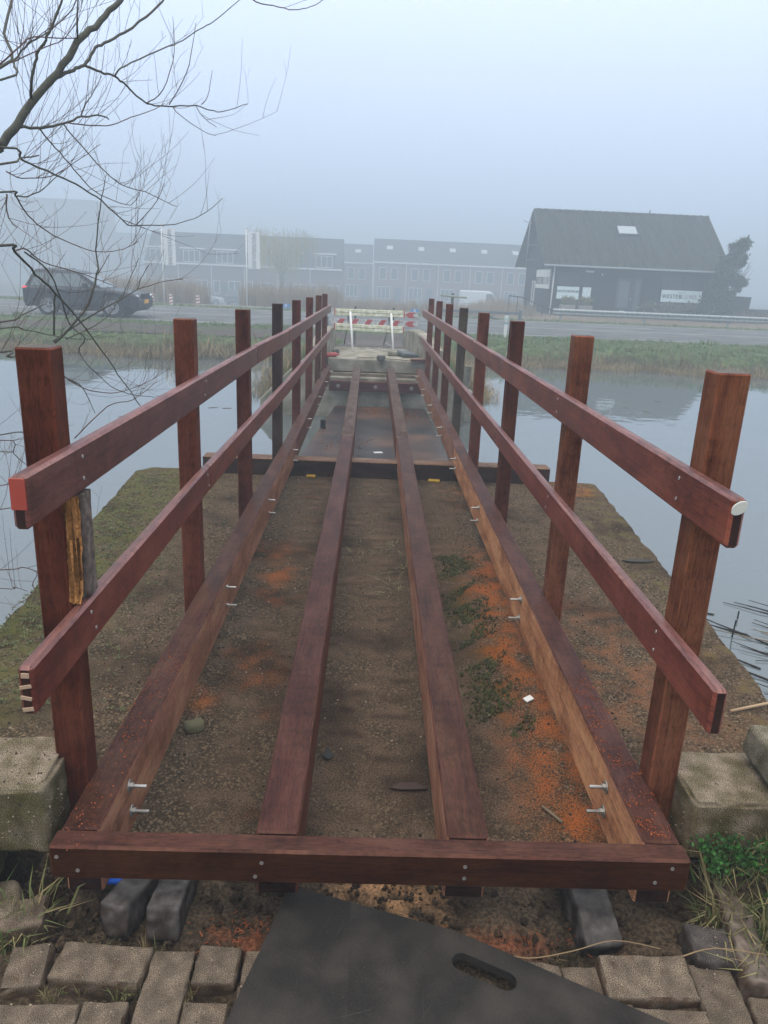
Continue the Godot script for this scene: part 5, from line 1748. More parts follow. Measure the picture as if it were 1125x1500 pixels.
	for q in [[25.2, -60.0, 1.2, "bare bush in the mist right of the dark shed"], [28.5, -62.0, 1.5, "taller bare bush at the far right in the mist"], [22.6, -66.0, 1.3, "bare bush in the mist above the dark shed roof"]]:
		var b := one("bare_bush", bm, M.twig, q[3], "bush", at(q[0], ground_height(q[0], q[1]) + 0.6, q[1]), "bare bushes in the mist")
		b.scale = Vector3.ONE * q[2]
	# weeds by the shed
	w = []
	tints = []
	for k in 90:
		w.append(Transform3D(Basis(Vector3.UP, rnd(0, TAU)).scaled(Vector3.ONE * rnd(0.3, 0.65)), Vector3(rnd(20.0, 24.0), -0.4, rnd(-45.6, -44.6))))
		tints.append(Color(0.25, 0.2, 0.12) * rnd(0.6, 1.2))
	scatter(self, "dry_weeds", reed, M.dry, w, tints, "dry weeds in front of the dark shed", "weeds")


# ---------- far bank furniture ----------
func build_furniture() -> void:
	# crash barrier
	var g := thing("crash_barrier", "long galvanised steel crash barrier in front of black house", "crash barrier", Vector3(0, -0.36, -37.6))
	var prof := [Vector2(0.0, 0.31), Vector2(0.03, 0.30), Vector2(0.075, 0.25), Vector2(0.075, 0.215), Vector2(0.01, 0.165), Vector2(0.01, 0.145), Vector2(0.075, 0.095), Vector2(0.075, 0.06), Vector2(0.03, 0.01), Vector2(0.0, 0.0)]
	var st := new_st()
	var x0 := 8.75
	for s in 6:
		var xa := x0 + 4.1 * s
		var xb := xa + 4.09
		var rail := new_st()
		for i in prof.size() - 1:
			var a: Vector2 = prof[i]
			var b: Vector2 = prof[i + 1]
			quad(rail, Vector3(xa, 0.30 + a.y, a.x), Vector3(xa, 0.30 + b.y, b.x), Vector3(xb, 0.30 + b.y, b.x), Vector3(xb, 0.30 + a.y, a.x))
			quad(rail, Vector3(xb, 0.30 + a.y, a.x - 0.004), Vector3(xb, 0.30 + b.y, b.x - 0.004), Vector3(xa, 0.30 + b.y, b.x - 0.004), Vector3(xa, 0.30 + a.y, a.x - 0.004))
		part(g, "rail", fin(rail), M.galv)
		part(g, "post", box_mesh(Vector3(0.1, 0.75, 0.07), 0.004), M.galv, at(xa + 0.4, 0.22, -0.05))
	# ramp railing beside the black house
	var h := thing("ramp_railing", "black metal railing sloping down beside the black house", "railing", Vector3(0, -0.36, -43.5))
	var top := [Vector3(7.6, 1.0, 0), Vector3(8.3, 0.95, 0), Vector3(10.0, 0.35, 0)]
	st = new_st(true)
	tube(st, top, 0.03, 0.03, 6)
	part(h, "handrail", fin(st), M.tyre)
	st = new_st(true)
	tube(st, [Vector3(7.6, 0.35, 0), Vector3(8.3, 0.3, 0), Vector3(9.9, -0.25, 0)], 0.03, 0.03, 6)
	part(h, "lower_rail", fin(st), M.galv)
	for k in 6:
		var t := k / 5.0
		var x := lerpf(7.6, 10.0, t)
		var yt := 1.0 if x < 8.3 else lerpf(0.95, 0.35, (x - 8.3) / 1.7)
		part(h, "post", rod(Vector3(x, yt, 0), Vector3(x, yt - 1.1, 0), 0.025, 6), M.tyre)
	# closed road barrier with a diagonal stay
	var b := thing("barrier_gate", "long dark swing barrier with a diagonal stay behind the posts", "barrier gate", Vector3(0, -0.24, -34.8))
	part(b, "beam", box_mesh(Vector3(3.6, 0.11, 0.1), 0.008), std(lin(0.1, 0.12, 0.135), 0.6), at(4.9, 0.30, 0))
	part(b, "stay", rod(Vector3(4.9, 0.24, 0), Vector3(6.1, -0.12, 0), 0.045), std(lin(0.1, 0.12, 0.135), 0.6))
	part(b, "post", box_mesh(Vector3(0.14, 0.75, 0.14), 0.008), std(lin(0.1, 0.12, 0.135), 0.6), at(6.65, 0.05, 0))
	# T shaped post
	var t := thing("mooring_post", "tall grey wooden post with a mossy cross board on the bank", "post", Vector3(2.26, -0.3, -22.0))
	part(t, "post", box_mesh(Vector3(0.07, 1.5, 0.07), 0.005), M.grey_wood, at(0, 0.5, 0))
	part(t, "cross_board", box_mesh(Vector3(0.74, 0.045, 0.12), 0.005), std(lin(0.42, 0.44, 0.34), 0.9, noise_tex(0.03, 0.6, 1.0, 77, 4), 3.0), at(0.03, 1.25, 0, 0, 0, -0.04))
	part(t, "cap", box_mesh(Vector3(0.07, 0.06, 0.07), 0.01), M.grey_wood, at(0.0, 1.32, 0))
	var m := thing("marker_post", "white and pale blue marker post at the roadside", "marker post", Vector3(4.17, -0.26, -24.0))
	part(m, "post", box_mesh(Vector3(0.08, 0.55, 0.08), 0.008), M.white, at(0, 0.25, 0))
	part(m, "head", box_mesh(Vector3(0.12, 0.13, 0.11), 0.015), std(lin(0.5, 0.6, 0.6), 0.4), at(0, 0.60, 0))
	part(m, "band", box_mesh(Vector3(0.086, 0.07, 0.086), 0.004), std(lin(0.2, 0.32, 0.36), 0.5), at(0, 0.45, 0))
	var old := thing("old_timber", "weathered grey timber leaning in the water at the right abutment", "timber", Vector3(1.42, -0.8, -11.3))
	part(old, "post", box_mesh(Vector3(0.1, 1.05, 0.1), 0.01, 1, [Color(0.25, 0.24, 0.22), Color(0.2, 0.2, 0.18), Color(0.2, 0.19, 0.17)]), M.rough_wood, at(0, 0.5, 0, 0, 0, -0.08))
	# small blue sign
	for q in [[-3.95, "small blue parking sign beside the far reeds"], [2.0, "small blue sign board low beside the swing barrier"]]:
		var s := thing("road_sign", q[1], "sign", Vector3(q[0], -0.3, -36.2))
		part(s, "post", rod(Vector3(0, -0.1, -0.02), Vector3(0, 0.12, -0.02), 0.015, 6), M.galv)
		part(s, "board", box_mesh(Vector3(0.36, 0.2, 0.02), 0.004), std(lin(0.03, 0.2, 0.5), 0.5), at(0, 0.2, 0))
		lettering(s, "P", 0.15, M.white, at(0, 0.2, 0.0125), true)
	# striped delineators
	for q in [[-10.3, "leftmost striped delineator at the far roadside"], [-9.42, "striped delineator just right of the left flagpole"], [-8.16, "striped delineator midway between the two flagpoles"]]:
		var s := thing("delineator", "red and white " + q[1], "delineator", Vector3(q[0], -0.38, -37.0), 0.0, "striped delineators along the far roadside")
		part(s, "panel", box_mesh(Vector3(0.17, 0.5, 0.03), 0.006), M.white, at(0, 0.30, 0))
		part(s, "foot", box_mesh(Vector3(0.3, 0.06, 0.2), 0.01), M.tyre, at(0, 0.03, 0))
		for k in 3:
			var y := 0.12 + 0.15 * k
			part(s, "red_stripe", prism_mesh([Vector2(-0.083, y + 0.06), Vector2(-0.083, y), Vector2(0.083, y + 0.05), Vector2(0.083, y + 0.11)], 0.002, 0.0), M.red, at(0, 0, 0.0165))
	# flags
	for q in [[-10.52, "left white flagpole with a lettered banner"], [-6.34, "right white flagpole with a lettered banner"]]:
		var f := thing("flagpole", q[1], "flag", Vector3(q[0], -0.4, -40.0), 0.0, "flagpoles with banners behind the road")
		part(f, "pole", rod(Vector3(0, 0, 0), Vector3(0, 3.75, 0), 0.032, 8), M.white)
		part(f, "knob", rod(Vector3(0, 3.75, 0), Vector3(0, 3.82, 0), 0.045, 8), M.white)
		var fs := new_st(true)
		var sg := 10
		for side in [1, -1]:
			for i in sg:
				for j in 5:
					var c := []
					for e in [[0, 0], [0, 1], [1, 1], [1, 0]]:
						var v := float(i + e[0]) / sg
						var u := float(j + e[1]) / 5.0
						c.append(Vector3(0.07 + 0.58 * u + 0.02 * v, 3.62 - 1.75 * v, 0.03 * sin(u * 5.0 + v * 2.0) * u + 0.003 * side))
					if side > 0:
						quad(fs, c[0], c[3], c[2], c[1])
					else:
						quad(fs, c[0], c[1], c[2], c[3])
		var ban := part(f, "banner", fin(fs), M.cloth)
		lettering(ban, "WESTERGOUWE", 0.17, M.ink_grey, at(0.38, 2.72, 0.045, 0, 0, -PI / 2), false)
	# street lamps
	for q in [[-21.6, -80.0, -2.3, 5.6, "street lamp in the mist before the left terrace"], [4.75, -80.0, -2.3, 5.2, "street lamp in the mist before the right terrace"], [-33.9, -80.0, -2.3, 5.4, "street lamp in the mist at the far left"]]:
		var l := thing("street_lamp", q[4], "street lamp", Vector3(q[0], q[2], q[1]), 0.0, "street lamps in the mist")
		st = new_st(true)
		tube(st, smooth_path([Vector3(0, 0, 0), Vector3(0, q[3] - 0.3, 0), Vector3(0.15, q[3], 0), Vector3(0.7, q[3] + 0.05, 0)], 4), 0.07, 0.045, 7)
		part(l, "pole", fin(st), M.galv)
		part(l, "head", box_mesh(Vector3(0.5, 0.1, 0.18), 0.03), M.galv, at(0.8, q[3] + 0.03, 0))


func lettering(parent: Node, text: String, height: float, m: Material, xf: Transform3D, bold: bool) -> MeshInstance3D:
	var f := SystemFont.new()
	f.font_names = PackedStringArray(["Droid Sans"])
	f.font_weight = 700 if bold else 400
	var t := TextMesh.new()
	t.text = text
	t.font = f
	t.font_size = 32
	t.pixel_size = height / 23.0
	t.depth = 0.006
	return part(parent, "lettering", t, m, xf)


# ---------- buildings ----------
func window_part(parent: Node, called: String, cx: float, cy: float, w: float, h: float, z: float, bars := 1, frame: Material = null) -> MeshInstance3D:
	var st := new_st()
	var fm: Material = frame if frame else M.white_frame
	var t := 0.07
	for q in [[0, h / 2 - t / 2, w, t], [0, -h / 2 + t / 2, w, t], [-w / 2 + t / 2, 0, t, h - 2 * t], [w / 2 - t / 2, 0, t, h - 2 * t]]:
		cbox(st, Vector3(q[2] / 2, q[3] / 2, 0.05), 0.01, Transform3D(Basis(), Vector3(q[0], q[1], 0)))
	for k in bars:
		cbox(st, Vector3(0.035, h / 2 - t, 0.04), 0.01, Transform3D(Basis(), Vector3(-w / 2 + w * (k + 1) / (bars + 1), 0, 0)))
	var f := part(parent, called, fin(st), fm, at(cx, cy, z + 0.03))
	part(f, "pane", box_mesh(Vector3(w - 2 * t, h - 2 * t, 0.02), 0.0), M.pane, at(0, 0, -0.01))
	return f


func build_info_house() -> void:
	var o := thing("house", "black timber information house with grey tiled gable roof", "house", Vector3(10.45, -0.36, -46.0))
	var L := 9.75
	# walls as one shell with its gables
	var st := new_st()
	prism(st, PackedVector2Array([Vector2(0, -0.2), Vector2(8.0, -0.2), Vector2(8.0, 2.85), Vector2(4.0, 5.75), Vector2(0, 2.85)]), L / 2, 0.0, Transform3D(Basis(Vector3(0, 0, -1), Vector3(0, 1, 0), Vector3(1, 0, 0)), Vector3(L / 2, 0, 0)))
	part(o, "wall", fin(st), M.black_clad)
	# tiled roof: waves along the ridge, a step at every course
	var tiles := new_st(true)
	var rows := 16
	var cols := 44
	var rx0 := -0.65
	var rx1 := L + 0.5
	var tile_c := Color.WHITE
	for side in [1, -1]:
		for r in rows:
			for c in cols * 6:
				var q := []
				for e in [[0, 0], [1, 0], [1, 1], [0, 1]]:
					var u: float = float(c + e[0]) / (cols * 6)
					var v: float = float(r + e[1]) / rows
					var lift: float = 0.075 * (1.0 - e[1]) + 0.024 * sin(u * cols * TAU) + 0.012 * sin(r * 12.9 + floorf(u * cols) * 3.7)
					var p := Vector3(lerpf(rx0, rx1, u), lerpf(2.80, 5.98, 1.0 - v) if false else lerpf(5.98, 2.78, v), 0)
					var zz := lerpf(-4.0, 0.5, v) if side > 0 else lerpf(-4.0, -8.5, v)
					q.append(Vector3(p.x, p.y + lift * 0.8, zz + lift * 0.55 * side))
				if c % 6 == 0:
					tile_c = Color(1.0, 1.0, 0.9) * rnd(0.55, 1.0)
				tiles.set_color(tile_c)
				if side > 0:
					quad(tiles, q[0], q[3], q[2], q[1])
				else:
					quad(tiles, q[0], q[1], q[2], q[3])
	var roof := part(o, "roof", fin(tiles), M.roof)
	roof.set_meta("kind", "stuff")
	var under := new_st()
	for side in [1, -1]:
		var zz := 0.5 if side > 0 else -8.5
		quad(under, Vector3(rx0, 5.9, -4), Vector3(rx1, 5.9, -4), Vector3(rx1, 2.7, zz), Vector3(rx0, 2.7, zz))
	part(o, "roof_underside", fin(under), M.black_clad)
	var ridge := new_st(true)
	for k in 26:
		var xa := lerpf(rx0, rx1, k / 26.0)
		tube(ridge, [Vector3(xa, 6.0, -4.0), Vector3(xa + 0.43, 6.03, -4.0)], 0.11, 0.13, 7)
	part(o, "ridge_tiles", fin(ridge), M.roof)
	for s in [rx0 - 0.02, rx1 + 0.02]:
		for side in [1, -1]:
			var v := Vector3(0, 2.72, 0.5) if side > 0 else Vector3(0, 2.72, -8.5)
			var a := Vector3(s, 5.92, -4.0)
			var b := Vector3(s, v.y, v.z)
			var d := (b - a).normalized()
			part(o, "bargeboard", box_mesh(Vector3(0.05, 0.22, a.distance_to(b)), 0.006), M.black_clad, Transform3D(Basis(Vector3(1, 0, 0), d.cross(Vector3(1, 0, 0)).normalized() * -1.0, -d) if false else Basis.looking_at(d, Vector3.UP), (a + b) / 2))
	part(o, "gutter", box_mesh(Vector3(rx1 - rx0, 0.1, 0.13), 0.02), std(lin(0.3, 0.34, 0.37), 0.5), at((rx0 + rx1) / 2, 2.74, 0.60))
	part(o, "downpipe", rod(Vector3(0.08, 2.7, 0.10), Vector3(0.04, -0.1, 0.10), 0.045), M.white)
	# roof light
	var sl := part(o, "roof_window", box_mesh(Vector3(1.28, 0.09, 0.95), 0.01), M.roof2, at(4.75, 4.95, -2.28, 0, 0.616, 0))
	part(sl, "pane", box_mesh(Vector3(1.1, 0.02, 0.78), 0.004), std(lin(0.34, 0.39, 0.41), 0.25), at(0, 0.052, 0))
	part(o, "vent", rod(Vector3(6.8, 4.2, -2.3), Vector3(6.85, 4.75, -2.2), 0.07), std(lin(0.3, 0.32, 0.34), 0.6))
	part(o, "chimney_pipe", rod(Vector3(6.7, 5.8, -4.4), Vector3(6.7, 6.35, -4.4), 0.035), M.tyre)
	# front windows with their white films
	var bf: Material = M.black_clad
	var w1 := window_part(o, "window", 1.0, 1.65, 1.45, 1.62, 0.0, 0, bf)
	part(w1, "film", box_mesh(Vector3(1.3, 0.72, 0.02), 0.0), M.film, at(0, -0.4, 0.016))
	lettering(w1, "INFOCENTRUM", 0.13, M.ink, at(-0.02, -0.31, 0.032), true)
	var w2 := window_part(o, "window", 2.1, 1.65, 0.65, 1.62, 0.0, 0, bf)
	part(w2, "film", box_mesh(Vector3(0.5, 0.72, 0.02), 0.0), M.film, at(0, -0.4, 0.016))
	part(w2, "lamp_box", box_mesh(Vector3(0.5, 0.1, 0.1), 0.01), M.film, at(0.05, 0.84, 0.06))
	var w3 := window_part(o, "window", 7.7, 1.72, 2.6, 1.6, 0.0, 1, bf)
	part(w3, "film", box_mesh(Vector3(2.4, 0.68, 0.02), 0.0), M.film, at(0, -0.4, 0.045))
	lettering(w3, "WESTER", 0.22, M.ink, at(-0.56, -0.42, 0.06), true)
	lettering(w3, "GOUWE", 0.22, M.ink_grey, at(0.40, -0.42, 0.06), false)
	lettering(w3, "NIEUW IN", 0.07, M.ink_grey, at(0.0, -0.2, 0.06), false)
	var d := part(o, "door", box_mesh(Vector3(0.95, 2.1, 0.06), 0.01), std(lin(0.035, 0.04, 0.045), 0.5), at(4.3, 1.15, 0.035))
	part(d, "pane", box_mesh(Vector3(0.62, 1.5, 0.02), 0.0), std(lin(0.12, 0.15, 0.16), 0.1), at(-0.03, 0.15, 0.034))
	part(d, "letterbox", box_mesh(Vector3(0.32, 0.08, 0.02), 0.004), M.film, at(0, -0.82, 0.042))
	part(d, "handle", box_mesh(Vector3(0.05, 0.14, 0.05), 0.01), M.zinc, at(0.42, -0.1, 0.05))
	var d2 := part(o, "side_light", box_mesh(Vector3(0.5, 2.1, 0.05), 0.01), std(lin(0.05, 0.06, 0.06), 0.2), at(5.05, 1.15, 0.03))
	part(d2, "pane", box_mesh(Vector3(0.3, 1.9, 0.02), 0.0), std(lin(0.1, 0.12, 0.12), 0.1), at(0, 0, 0.03))
	part(o, "door_step", box_mesh(Vector3(1.9, 0.16, 0.6), 0.01), M.old_concrete, at(4.55, 0.0, 0.32))
	part(o, "wall_lamp", box_mesh(Vector3(0.08, 0.1, 0.08), 0.01), M.white, at(2.9, 2.35, 0.05))
	# gable side: sign, window and antenna
	var sg := part(o, "name_board", box_mesh(Vector3(0.04, 1.1, 3.9), 0.006), std(lin(0.7, 0.71, 0.66), 0.6), at(-0.025, 1.98, -2.35))
	lettering(sg, "WESTER", 0.42, M.ink, at(-0.03, -0.1, -0.82, -PI / 2), true)
	lettering(sg, "GOUWE", 0.42, M.ink_grey, at(-0.03, -0.1, 0.92, -PI / 2), false)
	var gw := window_part(o, "window", 0, 0, 0.6, 0.9, 0.0, 0)
	gw.transform = at(-0.03, 4.0, -2.6, -PI / 2)
	var gw2 := window_part(o, "window", 0, 0, 0.7, 1.5, 0.0, 0)
	gw2.transform = at(-0.03, 1.1, -4.9, -PI / 2)
	var an := part(o, "antenna", rod(Vector3(-0.75, 2.6, -4.4), Vector3(-0.72, 5.5, -4.4), 0.03), M.galv)
	part(an, "aerial", rod(Vector3(-1.15, 5.42, -4.4), Vector3(-0.6, 5.25, -4.4), 0.025), M.galv)
	part(an, "bracket", rod(Vector3(-0.75, 3.1, -4.4), Vector3(0.0, 3.1, -4.4), 0.02), M.galv)
	part(an, "bracket", rod(Vector3(-0.75, 4.0, -4.4), Vector3(0.0, 4.0, -4.4), 0.02), M.galv)
	# planters
	for q in [[11.35, "left grey planter box with a yellow green shrub before the window"], [12.35, "right grey planter box with a yellow green shrub before the window"]]:
		var p := thing("planter", q[1], "planter", Vector3(q[0], -0.36, -45.3), 0.0, "planters before the black house")
		part(p, "box", box_mesh(Vector3(0.8, 0.6, 0.6), 0.01), std(lin(0.27, 0.25, 0.23), 0.9), at(0, 0.3, 0))
		leafy(p, "foliage", [[Vector3(0, 0.78, 0), Vector3(0.46, 0.28, 0.3)], [Vector3(-0.15, 0.88, 0), Vector3(0.25, 0.24, 0.25)], [Vector3(0.2, 0.85, 0), Vector3(0.25, 0.26, 0.25)]], 1200, leaf_card(0.10, 0.022), [Color(0.2, 0.19, 0.05), Color(0.12, 0.13, 0.05), Color(0.26, 0.23, 0.08)], M.leaf)
	one("shed", prism_mesh([Vector2(20.9, -0.3), Vector2(20.9, 1.42), Vector2(22.95, 1.38), Vector2(22.85, -0.3)], 1.0, 0.02), M.black_clad, "low dark flat roofed shed right of the evergreen shrub", "shed", at(0, -0.3, -48.2))
	one("low_wall", box_mesh(Vector3(7.0, 0.7, 0.15), 0.01), M.black_clad, "low dark garden fence right of the dark shed", "fence", at(26.6, 0.0, -49.0))


func terrace(x: float, label: String, dormer: bool, width: float, z: float, base: float, eave: float, ridge: float, depth: float, m: Material, group: String) -> void:
	var o := thing("terraced_house", label, "house", Vector3(x, base, z), 0.0, group)
	var e := eave - base
	var r := ridge - base
	part(o, "wall", box_mesh(Vector3(width - 0.01, e, depth), 0.0), m, at(width / 2, e / 2, -depth / 2))
	var st := new_st()
	prism(st, PackedVector2Array([Vector2(-0.3, e - 0.05), Vector2(depth + 0.3, e - 0.05), Vector2(depth / 2, r)]), (width - 0.012) / 2, 0.0, Transform3D(Basis(Vector3(0, 0, -1), Vector3(0, 1, 0), Vector3(1, 0, 0)), Vector3(width / 2, 0, 0)))
	var roof := part(o, "roof", fin(st), M.roof2)
	part(o, "gutter", box_mesh(Vector3(width - 0.01, 0.2, 0.16), 0.02), M.white_frame, at(width / 2, e + 0.02, 0.36))
	part(o, "downpipe", rod(Vector3(0.12, e, 0.08), Vector3(0.12, 0, 0.08), 0.05, 6), M.white_frame)
	if dormer:
		var dm := part(o, "dormer", box_mesh(Vector3(2.5, 1.5, 2.2), 0.02), M.roof2, at(width / 2 - 0.2, e + 0.95, -1.05))
		part(dm, "dormer_edge", box_mesh(Vector3(2.8, 0.16, 2.4), 0.02), M.white_frame, at(0, 0.83, 0.05))
		window_part(dm, "dormer_window", 0, -0.05, 2.0, 1.35, 1.1, 2)
		window_part(o, "window", width * 0.72, 1.65, 1.5, 1.7, 0.0, 1)
		window_part(o, "window", width * 0.18, 1.75, 0.8, 1.5, 0.0, 0)
		var d := part(o, "door", box_mesh(Vector3(0.95, 2.2, 0.06), 0.01), M.roof2, at(width * 0.42, 1.1, 0.035))
		part(d, "pane", box_mesh(Vector3(0.4, 0.8, 0.02), 0.0), M.pane, at(0, 0.5, 0.036))
	else:
		for s in [0.30, 0.66]:
			window_part(o, "window", width * s, e - 1.35, 0.95, 1.55, 0.0, 0)
		window_part(o, "window", width * 0.34, 1.5, 1.75, 1.6, 0.0, 2)
		var d := part(o, "door", box_mesh(Vector3(0.95, 2.2, 0.06), 0.01), M.roof2, at(width * 0.78, 1.1, 0.035))
		part(d, "pane", box_mesh(Vector3(0.5, 1.0, 0.02), 0.0), M.pane, at(0, 0.4, 0.036))
		var rl := part(roof, "roof_window", box_mesh(Vector3(0.8, 0.08, 0.9), 0.01), std(lin(0.4, 0.43, 0.45), 0.3), Transform3D(Basis(Vector3.RIGHT, atan2(r - e, depth / 2 + 0.3)), Vector3(width * 0.5, lerpf(e, r, 0.62) + 0.02, lerpf(0.3, -depth / 2, 0.62))))
		rl.name = "roof_window"


func build_far_buildings() -> void:
	var names := ["first", "second", "third", "fourth", "fifth"]
	for k in 5:
		terrace(0.05 + 4.25 * k, "%s house from the left in the misty right terrace" % names[k], false, 4.25, -105.0, -2.3, 3.0, 6.15, 9.0, M.facade, "terraced houses in the mist")
	terrace(21.3, "end house of the right terrace behind the black house", false, 4.25, -105.0, -2.3, 3.0, 6.15, 9.0, M.facade, "terraced houses in the mist")
	terrace(-4.3, "narrow set back house between the two misty terraces", false, 4.25, -110.0, -2.3, 2.85, 5.5, 9.0, M.facade, "terraced houses in the mist")
	var n2 := ["leftmost", "second", "third", "fourth", "fifth", "last"]
	for k in 6:
		terrace(-27.2 + 3.92 * k, "%s house with dormer in the misty left terrace" % n2[k], true, 3.92, -95.0, -2.5, 1.75, 5.45, 8.4, M.facade2, "terraced houses with dormers in the mist")
	# apartment blocks lost in the mist
	for q in [[-92.0, 34.0, 15.6, "tall apartment block fading in the mist at far left"], [-57.7, 18.0, 9.6, "lower apartment block fading in the mist behind branches"]]:
		var o := thing("apartment_building", q[3], "building", Vector3(q[0], -2.4, -168.0), 0.0, "apartment blocks in the mist")
		part(o, "wall", box_mesh(Vector3(q[1], q[2], 14.0), 0.0), M.facade2, at(q[1] / 2, q[2] / 2, -7.0))
		part(o, "roof", box_mesh(Vector3(q[1] + 0.6, 0.4, 14.6), 0.05), M.roof2, at(q[1] / 2, q[2] + 0.2, -7.0))
		for f in int(q[2] / 3.0):
			for c in int(q[1] / 3.6):
				window_part(o, "window", 2.0 + 3.6 * c, 1.7 + 3.0 * f, 1.9, 1.6, 0.0, 1)


# ---------- vehicles ----------
func wheel(parent: Node, x: float, z: float, r: float, wd: float) -> void:
	var s := signf(z)
	var st := new_st(true)
	var xf := Transform3D(Basis(Vector3(1, 0, 0), Vector3(0, 0, s), Vector3(0, -s, 0)), Vector3(x, r, z))
	lathe(st, [Vector2(r * 0.68, wd * 0.46), Vector2(r * 0.9, wd * 0.5), Vector2(r, wd * 0.3), Vector2(r, -wd * 0.3), Vector2(r * 0.9, -wd * 0.5), Vector2(0, -wd * 0.5)], 26, xf)
	var w := part(parent, "wheel", fin(st), M.tyre)
	st = new_st()
	lathe(st, [Vector2(r * 0.3, wd * 0.05), Vector2(r * 0.62, wd * 0.12), Vector2(r * 0.7, wd * 0.46)], 22, xf)
	lathe(st, [Vector2(0, wd * 0.36), Vector2(r * 0.15, wd * 0.34), Vector2(r * 0.16, 0.0)], 12, xf)
	for k in 5:
		var a := TAU * k / 5.0
		for e in [-0.13, 0.13]:
			var d := Vector3(cos(a + e), 0, sin(a + e))
			tube(st, [xf * (Vector3(cos(a), 0, sin(a)) * r * 0.1 + Vector3(0, wd * 0.30, 0)), xf * (d * r * 0.69 + Vector3(0, wd * 0.38, 0))], r * 0.05, r * 0.045, 4)
	part(w, "rim", fin(st), M.rim)


func car(label: String, p: Vector3, yaw: float, len: float, hgt: float, paint: Color, suv: bool, group := "") -> void:
	var o := thing("car", label, "car", p, yaw, group)
	var hw := 0.91
	var L := len / 2
	var pm := std(paint, 0.4)
	pm.metallic_specular = 0.35
	var r := 0.34 if suv else 0.31
	var fx := L - 0.88
	var rx := -L + 0.80
	var belt := hgt * 0.60
	# side silhouette of the lower body with wheel arches
	var side := [Vector2(-L + 0.03, 0.42), Vector2(-L + 0.12, 0.26)]
	for c in [rx, fx]:
		for k in 9:
			var a := PI - PI * k / 8.0
			side.append(Vector2(c + cos(a) * (r + 0.035), maxf(0.22, r + sin(a) * (r + 0.035))))
	side.append_array([Vector2(L - 0.18, 0.22), Vector2(L - 0.03, 0.34), Vector2(L, 0.55), Vector2(L - 0.04, belt * 0.80), Vector2(L - 0.22, belt * 0.90), Vector2(L - 1.05, belt * 1.03), Vector2(-L + 0.25, belt * 1.04), Vector2(-L + 0.03, belt * 0.98)])
	var st := new_st()
	prism(st, PackedVector2Array(side), hw, 0.06)
	part(o, "body", fin(st), pm)
	part(o, "sill", box_mesh(Vector3(len - 2.4, 0.1, 2 * hw - 0.05), 0.02), M.tyre, at((fx + rx) / 2, 0.24, 0))
	part(o, "underbody", box_mesh(Vector3(len - 0.5, 0.3, 1.3), 0.02), M.tyre, at(0, 0.42, 0))
	# cabin: belt outline to roof outline
	var bx0 := -L + 0.10
	var bx1 := L - 1.12
	var tx0 := -L + (0.42 if suv else 0.75)
	var tx1 := L - 2.05
	var b0 := hw - 0.06
	var t0 := hw - 0.27
	var by := belt * 1.0
	var rings := []
	for q in [[bx0, bx1, b0, by], [lerpf(bx0, tx0, 0.82), lerpf(bx1, tx1, 0.82), lerpf(b0, t0, 0.78), lerpf(by, hgt, 0.82)], [tx0, tx1 - 0.1, t0, hgt - 0.03], [tx0 + 0.25, tx1 - 0.35, t0 - 0.16, hgt]]:
		rings.append([Vector3(q[0], q[3], q[2]), Vector3(q[1], q[3], q[2]), Vector3(q[1] + 0.06, q[3], 0), Vector3(q[1], q[3], -q[2]), Vector3(q[0], q[3], -q[2]), Vector3(q[0] - 0.04, q[3], 0)])
	st = new_st()
	for k in 3:
		for i in 6:
			quad(st, rings[k][i], rings[k][(i + 1) % 6], rings[k + 1][(i + 1) % 6], rings[k + 1][i])
	for i in range(1, 5):
		tri(st, rings[3][0], rings[3][i], rings[3][i + 1])
	part(o, "cabin", fin(st), pm)
	# glass laid on the cabin's sloping sides
	for s in [1.0, -1.0]:
		var P := func(u: float, v: float) -> Vector3:
			var a: Vector3 = rings[0][0].lerp(rings[0][1], u)
			var c: Vector3 = rings[1][0].lerp(rings[1][1], u)
			var q := a.lerp(c, v)
			return Vector3(q.x, q.y, (q.z + 0.012) * s)
		for seg in [[0.07, 0.30], [0.325, 0.59], [0.615, 0.90]]:
			st = new_st()
			var c0: Vector3 = P.call(seg[0], 0.12)
			var c1: Vector3 = P.call(seg[1], 0.12)
			var c2: Vector3 = P.call(seg[1], 0.95)
			var c3: Vector3 = P.call(seg[0], 0.95)
			if s > 0:
				quad(st, c0, c1, c2, c3)
			else:
				quad(st, c3, c2, c1, c0)
			part(o, "side_window", fin(st), M.car_glass)
		part(o, "mirror", box_mesh(Vector3(0.12, 0.14, 0.2), 0.04), pm, at(bx1 - 0.55, by + 0.12, s * (hw + 0.05)))
		part(o, "headlight", box_mesh(Vector3(0.3, 0.085, 0.2), 0.03), M.lamp, at(L - 0.20, belt * 0.80, s * (hw - 0.14), s * 0.35, 0, -0.1))
		part(o, "tail_light", box_mesh(Vector3(0.16, 0.12, 0.2), 0.03), M.tail, at(-L + 0.12, belt * 0.95, s * (hw - 0.13)))
		wheel(o, fx, s * (hw - 0.11), r, 0.22)
		wheel(o, rx, s * (hw - 0.11), r, 0.22)
	st = new_st()
	for e in [[1, 2], [2, 3]]:
		var a: Vector3 = rings[0][e[0]]
		var b: Vector3 = rings[0][e[1]]
		var c: Vector3 = rings[1][e[1]]
		var d: Vector3 = rings[1][e[0]]
		var f := Vector3(0.012, 0.012, 0)
		quad(st, a.lerp(d, 0.1) + f, b.lerp(c, 0.1) + f, b.lerp(c, 0.97) + f, a.lerp(d, 0.97) + f)
	part(o, "windscreen", fin(st), M.car_glass)
	part(o, "number_plate", box_mesh(Vector3(0.03, 0.12, 0.5), 0.004), M.number, at(L - 0.005, 0.52, 0))
	part(o, "grille", box_mesh(Vector3(0.04, 0.22, 1.0), 0.02), M.tyre, at(L - 0.03, 0.66, 0))
